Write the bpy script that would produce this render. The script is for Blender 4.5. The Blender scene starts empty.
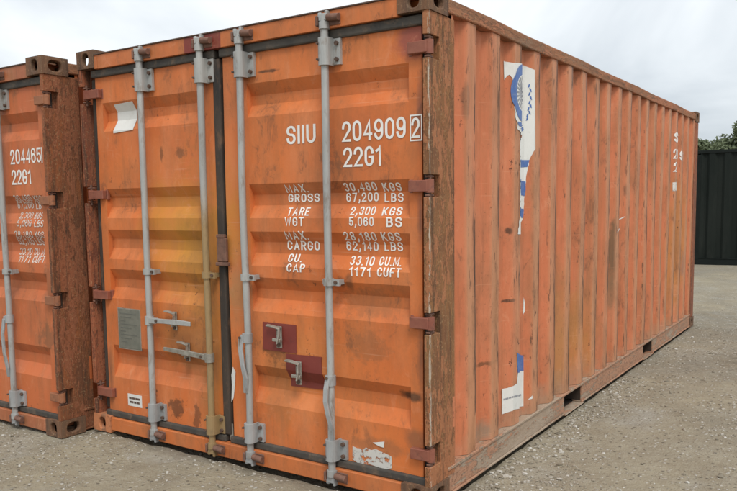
import bpy, bmesh, math, random
from mathutils import Vector, Matrix, noise as mnoise

random.seed(7)
scene = bpy.context.scene
col = scene.collection

# ------------------------------------------------------------------ camera
PW, PH = 737.0, 491.0                                  # photograph size, for pixel -> ray
CAM = Vector((1.61487, -2.92335, 1.4039))
YAW, PITCH, ROLL, FPX, PCX, PCY = -0.59234, -0.09764, -0.01321, 754.78, -4.08, 31.97
_cy, _sy, _cp, _sp = math.cos(YAW), math.sin(YAW), math.cos(PITCH), math.sin(PITCH)
FW = Vector((_sy*_cp, _cy*_cp, _sp))
_r = Vector((_cy, -_sy, 0)); _u = _r.cross(FW)
RT = _r*math.cos(ROLL) + _u*math.sin(ROLL)
UP = _u*math.cos(ROLL) - _r*math.sin(ROLL)
cd = bpy.data.cameras.new('camera'); cam = bpy.data.objects.new('camera', cd); col.objects.link(cam)
m3 = Matrix((RT, UP, -FW)).transposed()
cam.matrix_world = Matrix.Translation(CAM) @ m3.to_4x4()
cd.sensor_width = 36.0; cd.lens = 36.0*FPX/PW
cd.shift_x = -PCX/PW; cd.shift_y = PCY/PW
cd.clip_start = 0.05; cd.clip_end = 3000
scene.camera = cam

# ------------------------------------------------------------------ world: overcast sky
SUN = Vector((0.46, -0.42, 0.88)).normalized()
SUN_EL = math.asin(SUN.z); SUN_ROT = math.atan2(SUN.x, SUN.y)
w = bpy.data.worlds.new('World'); scene.world = w; w.use_nodes = True
wn = w.node_tree.nodes; wl = w.node_tree.links
wn.clear()
wout = wn.new('ShaderNodeOutputWorld'); bg = wn.new('ShaderNodeBackground'); wl.new(bg.outputs[0], wout.inputs[0])
sky = wn.new('ShaderNodeTexSky'); sky.sky_type = 'NISHITA'; sky.sun_disc = False
sky.sun_elevation = SUN_EL; sky.sun_rotation = SUN_ROT; sky.dust_density = 2.0; sky.air_density = 1.0
bg.inputs['Strength'].default_value = 0.1
tc = wn.new('ShaderNodeTexCoord')
mp = wn.new('ShaderNodeMapping'); mp.inputs['Scale'].default_value = (1.0, 1.0, 2.2); mp.inputs['Location'].default_value = (5.1, -3.0, 1.1)
wl.new(tc.outputs['Generated'], mp.inputs[0])
n1 = wn.new('ShaderNodeTexNoise'); n1.inputs['Scale'].default_value = 1.7; n1.inputs['Detail'].default_value = 6; n1.inputs['Roughness'].default_value = 0.52; n1.inputs['Distortion'].default_value = 0.5
wl.new(mp.outputs[0], n1.inputs['Vector'])
rp = wn.new('ShaderNodeValToRGB'); wl.new(n1.outputs['Fac'], rp.inputs[0])
rp.color_ramp.elements[0].position = 0.30; rp.color_ramp.elements[0].color = (3.4, 3.85, 4.3, 1)
rp.color_ramp.elements[1].position = 0.56; rp.color_ramp.elements[1].color = (7.2, 7.5, 7.7, 1)
mixw = wn.new('ShaderNodeMix'); mixw.data_type = 'RGBA'; mixw.inputs['Factor'].default_value = 0.92
wl.new(sky.outputs[0], mixw.inputs['A']); wl.new(rp.outputs[0], mixw.inputs['B'])
wl.new(mixw.outputs['Result'], bg.inputs['Color'])

sl = bpy.data.lights.new('sun', 'SUN'); sl.energy = 1.5; sl.angle = math.radians(22); sl.color = (1.0, 0.96, 0.9)
so = bpy.data.objects.new('sun', sl); col.objects.link(so); so.location = (3, -6, 9)
so.rotation_euler = SUN.to_track_quat('Z', 'Y').to_euler()

scene.view_settings.view_transform = 'Standard'; scene.view_settings.look = 'None'
scene.view_settings.gamma = 1.0; scene.view_settings.use_curve_mapping = False
scene.view_settings.exposure = 0.55
scene.cycles.max_bounces = 6; scene.cycles.diffuse_bounces = 3; scene.cycles.glossy_bounces = 2

# ------------------------------------------------------------------ pixel helpers (rays onto the planes things touch)
def ray(u, v):
    return FW + RT*((u - PW/2 - PCX)/FPX) - UP*((v - PH/2 - PCY)/FPX)
def D(u, v, Y=0.04):
    d = ray(u, v); p = CAM + d*((Y - CAM.y)/d.y); return p.x, p.z
def S(u, v, X=-0.01):
    d = ray(u, v); p = CAM + d*((X - CAM.x)/d.x); return p.y, p.z
def S_surf(u, v):
    d = ray(u, v); t = (0.02 - CAM.x)/d.x
    for _ in range(400):
        p = CAM + d*t
        if p.x <= side_x(p.y, p.z): break
        t += 0.0004/abs(d.x)
    return p.y, p.z

# ------------------------------------------------------------------ mesh helpers
class MB:
    def __init__(s): s.v = []; s.f = []; s.sm = []; s.mi = []
    def face(s, pts, smooth=False, mi=0):
        b = len(s.v); s.v += [tuple(p) for p in pts]; s.f.append(tuple(range(b, b+len(pts)))); s.sm.append(smooth); s.mi.append(mi)
    def box(s, x0, x1, y0, y1, z0, z1, mi=0):
        b = len(s.v)
        s.v += [(x0,y0,z0),(x1,y0,z0),(x1,y1,z0),(x0,y1,z0),(x0,y0,z1),(x1,y0,z1),(x1,y1,z1),(x0,y1,z1)]
        for q in ((3,2,1,0),(4,5,6,7),(0,1,5,4),(1,2,6,5),(2,3,7,6),(3,0,4,7)):
            s.f.append(tuple(b+i for i in q)); s.sm.append(False); s.mi.append(mi)
    def obox(s, c, ax, ay, az, mi=0):                    # oriented box: centre and half-axis vectors
        c, ax, ay, az = map(Vector, (c, ax, ay, az)); b = len(s.v)
        for k in (-1, 1):
            for (i, j) in ((-1,-1),(1,-1),(1,1),(-1,1)): s.v.append(tuple(c + ax*i + ay*j + az*k))
        for q in ((3,2,1,0),(4,5,6,7),(0,1,5,4),(1,2,6,5),(2,3,7,6),(3,0,4,7)):
            s.f.append(tuple(b+i for i in q)); s.sm.append(False); s.mi.append(mi)
    def tube(s, path, rad, n=12, mi=0, caps=True):
        path = [Vector(p) for p in path]; rads = rad if isinstance(rad, (list, tuple)) else [rad]*len(path)
        rings = []; ref = None
        for i, p in enumerate(path):
            t = (path[min(i+1, len(path)-1)] - path[max(i-1, 0)]).normalized()
            if ref is None:
                ref = Vector((0,0,1)) if abs(t.z) < 0.9 else Vector((1,0,0))
            a = (ref - t*ref.dot(t)).normalized(); c = t.cross(a); ref = a
            b = len(s.v); rings.append(b)
            for k in range(n):
                th = 2*math.pi*k/n; s.v.append(tuple(p + (a*math.cos(th) + c*math.sin(th))*rads[i]))
        for i in range(len(path)-1):
            for k in range(n):
                s.f.append((rings[i]+k, rings[i]+(k+1)%n, rings[i+1]+(k+1)%n, rings[i+1]+k)); s.sm.append(True); s.mi.append(mi)
        if caps:
            for i, rev in ((0, True), (-1, False)):
                vs = [s.v[rings[i]+k] for k in range(n)]
                s.face(vs[::-1] if rev else vs, False, mi)
    def flatbar(s, path, hw, ht, side, mi=0):            # rectangular section swept along path; side = width direction
        path = [Vector(p) for p in path]; side = Vector(side).normalized(); rings = []
        for i, p in enumerate(path):
            t = (path[min(i+1, len(path)-1)] - path[max(i-1, 0)]).normalized()
            nn = t.cross(side).normalized(); b = len(s.v); rings.append(b)
            hwi = hw[i] if isinstance(hw, (list, tuple)) else hw
            for (i1, j1) in ((-1,-1),(1,-1),(1,1),(-1,1)): s.v.append(tuple(p + side*hwi*i1 + nn*ht*j1))
        for i in range(len(path)-1):
            for k in range(4):
                s.f.append((rings[i]+k, rings[i]+(k+1)%4, rings[i+1]+(k+1)%4, rings[i+1]+k)); s.sm.append(False); s.mi.append(mi)
        s.f.append(tuple(rings[0]+k for k in (3,2,1,0))); s.sm.append(False); s.mi.append(mi)
        s.f.append(tuple(rings[-1]+k for k in (0,1,2,3))); s.sm.append(False); s.mi.append(mi)
    def build(s, name, mats, parent=None, weld=False, bevel=0.0, seg=1):
        me = bpy.data.meshes.new(name); me.from_pydata(s.v, [], s.f)
        for m in (mats if isinstance(mats, (list, tuple)) else [mats]): me.materials.append(m)
        for p, sm, mi in zip(me.polygons, s.sm, s.mi): p.use_smooth = sm; p.material_index = mi
        if weld:
            bm = bmesh.new(); bm.from_mesh(me); bmesh.ops.remove_doubles(bm, verts=bm.verts, dist=1e-4)
            bmesh.ops.recalc_face_normals(bm, faces=bm.faces); bm.to_mesh(me); bm.free()
        me.update()
        o = bpy.data.objects.new(name, me); col.objects.link(o)
        if parent: o.parent = parent
        if bevel:
            md = o.modifiers.new('bevel', 'BEVEL'); md.width = bevel; md.segments = seg; md.limit_method = 'ANGLE'; md.angle_limit = math.radians(40)
        return o

def holed_face(mb, o, u, v, n, ru, rv, depth=0.03, mi=0, expo=2.6):
    """rectangle o,u,v with a rounded oval hole in the middle and a rim going inward"""
    o, u, v, n = map(Vector, (o, u, v, n)); c = o + u/2 + v/2
    hu, hv = u.length/2, v.length/2; uu, vv = u.normalized(), v.normalized()
    ca = math.atan2(hv, hu)
    angs = sorted(set([round(2*math.pi*k/20, 5) for k in range(20)] + [round(a % (2*math.pi), 5) for a in (ca, math.pi-ca, math.pi+ca, -ca)]))
    inn, outp, deep = [], [], []
    for a in angs:
        cx, sx = math.cos(a), math.sin(a)
        k = min(hu/abs(cx) if abs(cx) > 1e-6 else 1e9, hv/abs(sx) if abs(sx) > 1e-6 else 1e9)
        outp.append(c + uu*cx*k + vv*sx*k)
        r = (abs(cx/ru)**expo + abs(sx/rv)**expo)**(-1/expo)
        inn.append(c + uu*cx*r + vv*sx*r); deep.append(inn[-1] - n*depth)
    m = len(angs)
    for i in range(m):
        j = (i+1) % m
        mb.face((inn[i], outp[i], outp[j], inn[j]), False, mi)
        mb.face((deep[i], inn[i], inn[j], deep[j]), False, mi)

def tag(o, label=None, cat=None, group=None, kind=None):
    if label: o['label'] = label
    if cat: o['category'] = cat
    if group: o['group'] = group
    if kind: o['kind'] = kind
    return o
def empty(name, loc, rz=0.0):
    o = bpy.data.objects.new(name, None); col.objects.link(o); o.location = loc; o.rotation_euler = (0, 0, rz); o.empty_display_size = 0.2
    return o

# ------------------------------------------------------------------ material helpers
class NT:
    def __init__(s, name):
        s.m = bpy.data.materials.new(name); s.m.use_nodes = True; s.t = s.m.node_tree
        s.b = s.t.nodes['Principled BSDF']; s.out = s.t.nodes['Material Output']
        s.co = s.t.nodes.new('ShaderNodeTexCoord').outputs['Object']; s.cache = {}
    def put(s, sock, val):
        if hasattr(val, 'is_linked'): s.t.links.new(val, sock)
        elif val is not None:
            if isinstance(val, tuple) and len(val) == 3 and sock.type == 'RGBA': val = val + (1,)
            sock.default_value = val
    def vec(s, scale=(1,1,1), loc=(0,0,0)):
        n = s.t.nodes.new('ShaderNodeMapping'); s.t.links.new(s.co, n.inputs[0]); n.inputs['Scale'].default_value = scale; n.inputs['Location'].default_value = loc
        return n.outputs[0]
    def noise(s, scale, detail=4, rough=0.55, vec=None, dist=0.0):
        key = (scale, detail, rough, dist)
        if vec is None and key in s.cache: return s.cache[key]
        r = s._noise(scale, detail, rough, vec, dist)
        if vec is None: s.cache[key] = r
        return r
    def _noise(s, scale, detail, rough, vec, dist):
        n = s.t.nodes.new('ShaderNodeTexNoise'); s.t.links.new(vec or s.co, n.inputs['Vector'])
        n.inputs['Scale'].default_value = scale; n.inputs['Detail'].default_value = detail; n.inputs['Roughness'].default_value = rough; n.inputs['Distortion'].default_value = dist
        return n.outputs['Fac']
    def vor(s, scale, vec=None, out='Distance', rnd=1.0):
        n = s.t.nodes.new('ShaderNodeTexVoronoi'); s.t.links.new(vec or s.co, n.inputs['Vector']); n.inputs['Scale'].default_value = scale; n.inputs['Randomness'].default_value = rnd
        return n.outputs[out]
    def rng(s, val, a, b, c=0.0, d=1.0, smooth=False):
        n = s.t.nodes.new('ShaderNodeMapRange'); n.interpolation_type = 'SMOOTHSTEP' if smooth else 'LINEAR'
        s.put(n.inputs['Value'], val)
        for k, x in zip(('From Min','From Max','To Min','To Max'), (a, b, c, d)): n.inputs[k].default_value = x
        return n.outputs[0]
    def mth(s, op, a, b=None):
        n = s.t.nodes.new('ShaderNodeMath'); n.operation = op; s.put(n.inputs[0], a)
        if b is not None: s.put(n.inputs[1], b)
        return n.outputs[0]
    def mix(s, f, a, b, mode='MIX'):
        n = s.t.nodes.new('ShaderNodeMix'); n.data_type = 'RGBA'; n.blend_type = mode
        s.put(n.inputs['Factor'], f); s.put(n.inputs['A'], a); s.put(n.inputs['B'], b)
        return n.outputs['Result']
    def xyz(s):
        if 'xyz' not in s.cache:
            n = s.t.nodes.new('ShaderNodeSeparateXYZ'); s.t.links.new(s.co, n.inputs[0]); s.cache['xyz'] = n.outputs
        return s.cache['xyz']
    def bump(s, h, strength=0.3, dist=0.01, prev=None):
        n = s.t.nodes.new('ShaderNodeBump'); s.put(n.inputs['Height'], h); n.inputs['Strength'].default_value = strength; n.inputs['Distance'].default_value = dist
        if prev is not None: s.t.links.new(prev, n.inputs['Normal'])
        return n.outputs[0]
    def patch(s, c, axes, c0, c1, h0, h1, colr, strength=1.0, nz=0.6, nsc=9.0, soft=0.5, box=False):
        """recoloured spot with a ragged outline at a fixed place on the thing"""
        e = s.xyz(); ia, ib = axes
        a = s.mth('DIVIDE', s.mth('ABSOLUTE', s.mth('SUBTRACT', e[ia], c0)), h0)
        b = s.mth('DIVIDE', s.mth('ABSOLUTE', s.mth('SUBTRACT', e[ib], c1)), h1)
        d = s.mth('MAXIMUM', a, b) if box else s.mth('SQRT', s.mth('ADD', s.mth('MULTIPLY', a, a), s.mth('MULTIPLY', b, b)))
        q = 3.0 if nsc < 5 else (9.0 if nsc < 12 else 22.0)
        d = s.mth('ADD', d, s.mth('MULTIPLY', s.mth('SUBTRACT', s.noise(q, 5, 0.68), 0.5), nz*4))
        return s.mix(s.rng(d, 1.0, 1.0-soft, 0.0, strength), c, colr)
    def finish(s, c, rough=0.5, normal=None, metal=0.0, spec=None):
        s.put(s.b.inputs['Base Color'], c); s.put(s.b.inputs['Roughness'], rough); s.b.inputs['Metallic'].default_value = metal
        if spec is not None: s.b.inputs['Specular IOR Level'].default_value = spec
        if normal is not None: s.t.links.new(normal, s.b.inputs['Normal'])
        return s.m

RUST_D = (0.050, 0.026, 0.016); RUST = (0.155, 0.062, 0.026); RUST_L = (0.27, 0.125, 0.05)

def paint(name, base, alt, fade, rust=0.5, streak=0.5, patches=(), ridge=False, seed=0.0, rough=0.55):
    n = NT(name); lo = (seed, seed*1.7, seed*0.6)
    c = n.mix(n.rng(n.noise(1.3, 3, 0.6, n.vec((1,1,1), lo)), 0.32, 0.68), base, alt)
    c = n.mix(n.rng(n.noise(5.0, 5, 0.65, n.vec((1,1,0.35), lo)), 0.45, 0.75, 0, 0.55), c, fade)
    for p in patches: c = n.patch(c, *p)
    gr = n.noise(3.0, 6, 0.72, n.vec((1,1,0.6), (5+seed,2,1)))
    if ridge:
        y = n.xyz()[1]
        fr = n.mth('FRACT', n.mth('DIVIDE', n.mth('SUBTRACT', y, RIDGE_Y0), PITCH_Y))     # 0 at the far edge of an outer flat
        outer = n.rng(fr, 0.62, 0.70)
        rub = n.noise(1.0, 4, 0.6, n.vec((3,7,0.7), (2,3,4)))
        c = n.mix(n.mth('MULTIPLY', outer, n.rng(rub, 0.30, 0.55, 0.25, 0.85)), c, (0.52,0.250,0.132))   # chalky rubbed ridges
    # vertical run-off streaks
    st = n.noise(1.0, 4, 0.62, n.vec((16,16,0.8), lo))
    c = n.mix(n.rng(st, 0.50, 0.72, 0, 0.7*streak), c, RUST_L)
    st2 = n.noise(1.0, 5, 0.7, n.vec((38,38,1.8), (seed+3,1,2)))
    c = n.mix(n.mth('MULTIPLY', n.rng(st2, 0.55, 0.72, 0, 0.8*streak), n.rng(gr, 0.40, 0.60)), c, (0.12,0.06,0.035))
    # grime film, broad
    c = n.mix(n.rng(gr, 0.47, 0.72, 0, 0.55), c, (0.235,0.112,0.052))
    gs = n.noise(11.0, 6, 0.78, n.vec((1,1,0.5), (1+seed,8,3)), 0.6)
    c = n.mix(n.mth('MULTIPLY', n.rng(gs, 0.55, 0.63, 0, 0.5), n.rng(gr, 0.45, 0.58)), c, (0.13,0.066,0.038))
    c = n.mix(n.mth('MULTIPLY', n.rng(gs, 0.44, 0.36, 0, 0.35), n.rng(gr, 0.55, 0.42)), c, (0.66,0.30,0.165))
    # chips and rust specks
    ch = n.noise(30.0, 5, 0.72, n.vec((1,1,0.7), lo)); big = n.noise(2.6, 3, 0.6, n.vec((1,1,1), (9+seed,4,2)))
    cm = n.mth('MULTIPLY', n.rng(ch, 0.62, 0.67), n.rng(big, 0.53, 0.66))
    scr = n.noise(1.0, 4, 0.6, n.vec((2.2,2.2,75), (seed,2,6)), 0.15)
    c = n.mix(n.mth('MULTIPLY', n.rng(scr, 0.63, 0.68, 0, 0.35), n.rng(big, 0.40, 0.58)), c, (0.66,0.33,0.19))
    c = n.mix(n.mth('MULTIPLY', cm, rust), c, RUST_D)
    rough_s = n.rng(gr, 0.3, 0.8, rough-0.1, rough+0.2)
    if ridge:
        edge = n.mth('MAXIMUM', n.rng(fr, 0.86, 0.95), n.rng(fr, 0.04, 0.0))
        # scraped bare lines near ridge edges, long and vertical
        sc = n.noise(1.0, 5, 0.75, n.vec((10,80,3.2), (1,7,3))); lo2 = n.noise(1.0, 3, 0.55, n.vec((1,2.6,1.7), (4,4,1)))
        sm = n.mth('MULTIPLY', n.mth('MULTIPLY', edge, n.rng(sc, 0.48, 0.53)), n.rng(lo2, 0.42, 0.50))
        c = n.mix(n.mth('MULTIPLY', sm, 0.85), c, (0.070,0.040,0.028))
        sc2 = n.noise(1.0, 5, 0.72, n.vec((10,34,6.5), (6,1,8)))
        sm2 = n.mth('MULTIPLY', n.mth('MULTIPLY', n.rng(fr, 0.58, 0.64), n.rng(sc2, 0.585, 0.63)), n.rng(lo2, 0.36, 0.5))
        c = n.mix(n.mth('MULTIPLY', sm2, 0.85), c, (0.13,0.062,0.034))
        ln = n.noise(1.0, 4, 0.65, n.vec((10,3.6,1.5), (8,3,5))); thin = n.mth('MULTIPLY', n.rng(fr, 0.945, 0.965), n.rng(fr, 1.0, 0.985))
        c = n.mix(n.mth('MULTIPLY', n.mth('MULTIPLY', thin, n.rng(ln, 0.50, 0.54)), n.rng(sc, 0.36, 0.46, 0, 0.9)), c, (0.045,0.028,0.020))
        sc3 = n.noise(1.0, 4, 0.7, n.vec((10,60,60.0), (2,5,8)))                            # scattered pits
        c = n.mix(n.mth('MULTIPLY', n.rng(sc3, 0.66, 0.69), 0.7), c, RUST)
    h = n.mth('ADD', n.mth('MULTIPLY', n.noise(2.4, 2, 0.5), 0.009), n.mth('MULTIPLY', n.noise(70, 2, 0.6), 0.0005))
    bp = n.bump(n.mth('SUBTRACT', h, n.mth('MULTIPLY', cm, 0.001)), 1.0, 1.0)
    return n.finish(c, rough_s, bp, 0.0, 0.35)

def rusty(name, cols, seed=0.0, vert=1.0, white_edge=False, horiz=False, remnant=None, rem_amt=0.5):
    """scaly rusted steel: cols = brown, orange rust, dark scale, dirt; remnant = colour of the paint still clinging on"""
    n = NT(name); lo = (seed, seed, seed)
    A1 = (1, 0.35, 1.6) if horiz else (1.5, 1.5, 0.50/vert)
    bl = n.noise(6.0, 5, 0.75, n.vec(A1, lo), 0.4); md = n.noise(17.0, 4, 0.75, n.vec(A1, (seed+3,1,2)), 0.3); fl = n.noise(55, 4, 0.75)
    b2 = n.noise(1.7, 3, 0.6, n.vec(A1, (seed+2,0,3)))
    c = n.mix(n.rng(bl, 0.40, 0.60), cols[0], cols[1])
    c = n.mix(n.rng(md, 0.48, 0.60, 0, 0.75), c, cols[3])
    if remnant:
        pm = n.mth('ADD', n.mth('MULTIPLY', md, 0.5), n.mth('MULTIPLY', b2, 0.5))
        c = n.mix(n.rng(pm, 0.535-0.1*rem_amt, 0.545-0.1*rem_amt, 0, 0.85), c, remnant)
        c = n.mix(n.mth('MULTIPLY', n.rng(pm, 0.522-0.1*rem_amt, 0.535-0.1*rem_amt), n.rng(pm, 0.545-0.1*rem_amt, 0.536-0.1*rem_amt, 0, 0.6)), c, RUST_D)
    run = n.noise(1.0, 5, 0.75, n.vec((4,3,24) if horiz else (17,17,1.3), (seed+5,2,1)), 1.0)
    c = n.mix(n.rng(run, 0.54, 0.64, 0, 0.8), c, cols[2])
    pit = n.noise(90, 3, 0.7); c = n.mix(n.rng(pit, 0.58, 0.66, 0, 0.5), c, (0.42,0.27,0.14))
    c = n.mix(n.mth('MULTIPLY', n.rng(fl, 0.52, 0.64, 0, 0.6), n.rng(b2, 0.44, 0.60, 0.1, 1.0)), c, RUST_D)
    if white_edge:
        e = n.xyz()
        wm = n.mth('MULTIPLY', n.mth('MULTIPLY', n.rng(e[1], 0.018, 0.010), n.rng(e[0], -0.014, -0.010)), n.rng(n.noise(1.0, 5, 0.8, n.vec((60,60,9), (3,3,1))), 0.50, 0.53))
        c = n.mix(n.mth('MULTIPLY', wm, 0.85), c, (0.50,0.44,0.36))
    h = n.mth('ADD', n.mth('MULTIPLY', fl, 0.0022), n.mth('ADD', n.mth('MULTIPLY', bl, 0.005), n.mth('MULTIPLY', md, 0.0045)))
    return n.finish(c, n.rng(bl, 0.3, 0.7, 0.7, 0.95), n.bump(h, 1.0, 1.0), 0.0, 0.25)

def simple(name, c1, c2, sc=12.0, rough=0.5, bump=0.15, metal=0.0, vert=(1,1,1), dark=None, darkamt=0.5):
    n = NT(name); a = n.noise(sc, 6, 0.65, n.vec(vert))
    c = n.mix(n.rng(a, 0.35, 0.68), c1, c2)
    if dark:
        b = n.noise(sc*2.3, 6, 0.7, n.vec(vert, (4,2,7))); c = n.mix(n.rng(b, 0.54, 0.70, 0, darkamt), c, dark)
    return n.finish(c, rough, n.bump(n.noise(sc*5, 4, 0.6), bump, 0.003), metal)

# ------------------------------------------------------------------ container dimensions (metres)
CW, CL, CH = 2.438, 6.058, 2.337
PITCH_Y, RIDGE_Y0 = 0.285, 0.490
OUT, SLP, INN = 0.092, 0.050, 0.093                     # outer flat, slope, inner flat (OUT + 2*SLP + INN = pitch)
SIDE_D = 0.040
Y_A, Y_B = 0.25, CL-0.17                                 # corrugated sheet between the posts
Z_A, Z_B = 0.150, CH-0.085
def dent(a, b, amp=1.0):
    return amp*(0.0030*math.sin(1.9*a+0.7)*math.sin(2.3*b+1.1) + 0.003*math.sin(4.7*a+2.0*b) + 0.002*math.sin(9.1*a-3.7*b+0.5))
def side_prof(y):
    f = ((y - RIDGE_Y0) % PITCH_Y)
    if y < Y_A + 0.06: return 0.0
    if f < SLP: return -SIDE_D*f/SLP
    if f < SLP+INN: return -SIDE_D
    if f < 2*SLP+INN: return -SIDE_D*(1-(f-SLP-INN)/SLP)
    return 0.0
def side_x(y, z): return -0.014 + side_prof(y) + dent(y, z, 0.7)*min(1, (z-Z_A)/0.2, (Z_B-z)/0.2)
def side_creases():
    ys = []; k = -2
    while RIDGE_Y0 + k*PITCH_Y < Y_B:
        b = RIDGE_Y0 + k*PITCH_Y
        for q in (0, SLP, SLP+INN, 2*SLP+INN):
            if Y_A + 0.06 < b+q < Y_B - 0.002: ys.append(b+q)
        k += 1
    return ys
DOOR_Y, DOOR_D = 0.040, 0.036
RECESS = [(2.024,1.966,1.917,1.854),(1.512,1.457,1.401,1.336),(1.266,1.210,1.153,1.087),(1.026,0.964,0.912,0.845),(0.555,0.496,0.433,0.354)]
DZ0, DZ1 = 0.135, 2.185
def door_prof(z):
    for a, b, c, d in RECESS:
        if d < z < a:
            if z > b: return DOOR_D*(a-z)/(a-b)
            if z > c: return DOOR_D
            return DOOR_D*(z-d)/(c-d)
    return 0.0
def door_y(x, z, panels):
    p = 0.0
    for a, b in panels:
        if a < x < b: p = door_prof(z)
    return DOOR_Y + p + dent(x*1.3+2, z*1.1, 0.6)

# ------------------------------------------------------------------ materials
O_B, O_A, O_F = (0.67, 0.188, 0.048), (0.57, 0.145, 0.040), (0.68, 0.265, 0.115)
YEL = (0.54, 0.245, 0.034)
xz, yz = (0, 2), (1, 2)
M = {}
M['door'] = paint('orange_door_paint', O_B, O_A, O_F, 0.85, 0.30, patches=(
    (xz, -1.56, 1.20, 0.52, 0.50, YEL, 0.95, 0.40, 3.0, 0.9),
    (xz, -1.45, 1.15, 0.20, 0.50, (0.36,0.17,0.035), 0.6, 0.55, 9.0, 0.8),
    (xz, -1.60, 0.75, 0.42, 0.38, (0.50,0.195,0.038), 0.6, 0.5, 3.0, 1.0),
    (xz, -1.18, 0.95, 0.12, 0.28, (0.36,0.20,0.085), 0.6, 0.45, 9.0, 0.8),
    (xz, -0.75, 0.62, 0.45, 0.30, (0.55,0.20,0.045), 0.4, 0.5, 3.0, 1.0),
    (xz, -1.40, 0.55, 0.12, 0.85, (0.42,0.18,0.035), 0.6, 0.5, 3.0, 0.7),
    (xz, -0.07, 2.12, 0.15, 0.10, (0.27,0.072,0.062), 0.8, 0.3, 6.0, 0.5),
    (xz, -0.13, 0.51, 0.08, 0.030, RUST_D, 0.9, 0.35, 22, 0.5),
    (xz, -0.95, 2.075, 0.08, 0.010, RUST_D, 0.85, 0.35, 22, 0.5),
    (xz, -0.10, 0.31, 0.07, 0.07, (0.16,0.085,0.05), 0.6, 0.35, 9, 0.6),
    (xz, -0.36, 0.72, 0.14, 0.09, (0.30,0.115,0.045), 0.5, 0.6, 22, 0.5),
    (xz, -0.38, 0.93, 0.20, 0.08, (0.30,0.115,0.045), 0.5, 0.6, 22, 0.5),
    (xz, -1.60, 1.70, 0.05, 0.035, RUST, 0.7, 0.5, 22, 0.4),
    (xz, -1.76, 1.70, 0.018, 0.05, RUST, 0.7, 0.5, 22, 0.4),
    (xz, -1.72, 0.23, 0.07, 0.06, RUST_D, 0.7, 0.7, 22, 0.35),
    (xz, -1.55, 0.20, 0.03, 0.09, RUST_D, 0.6, 0.7, 22, 0.35),
    (xz, -1.62, 0.62, 0.26, 0.20, (0.33,0.135,0.04), 0.55, 0.45, 9, 0.5),
    (xz, -0.93, 0.42, 0.13, 0.34, (0.28,0.14,0.05), 0.4, 0.5, 9, 0.6),
    (xz, -0.93, 0.66, 0.10, 0.10, RUST_D, 0.5, 0.8, 22, 0.4),
    (xz, -0.30, 0.24, 0.20, 0.05, (0.28,0.12,0.055), 0.5, 0.6, 9, 0.5),
    (xz, -0.072, 1.33, 0.022, 0.20, (0.16,0.072,0.055), 0.7, 0.3, 9, 0.9),
    (xz, -0.072, 0.70, 0.024, 0.24, (0.15,0.075,0.05), 0.7, 0.3, 9, 0.9),
    (xz, -0.072, 1.80, 0.020, 0.22, (0.20,0.075,0.06), 0.6, 0.3, 9, 0.9),
    (xz, -2.30, 0.40, 0.03, 0.25, (0.15,0.075,0.05), 0.6, 0.3, 9, 0.9),
    (xz, -0.52, 1.025, 0.03, 0.035, RUST_D, 0.8, 0.4, 22, 0.6),
    (xz, -0.47, 1.02, 0.03, 0.06, RUST, 0.7, 0.4, 22, 0.6),
    (xz, -1.06, 1.02, 0.05, 0.03, RUST, 0.5, 0.4, 22, 0.6),
    ))
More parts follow.
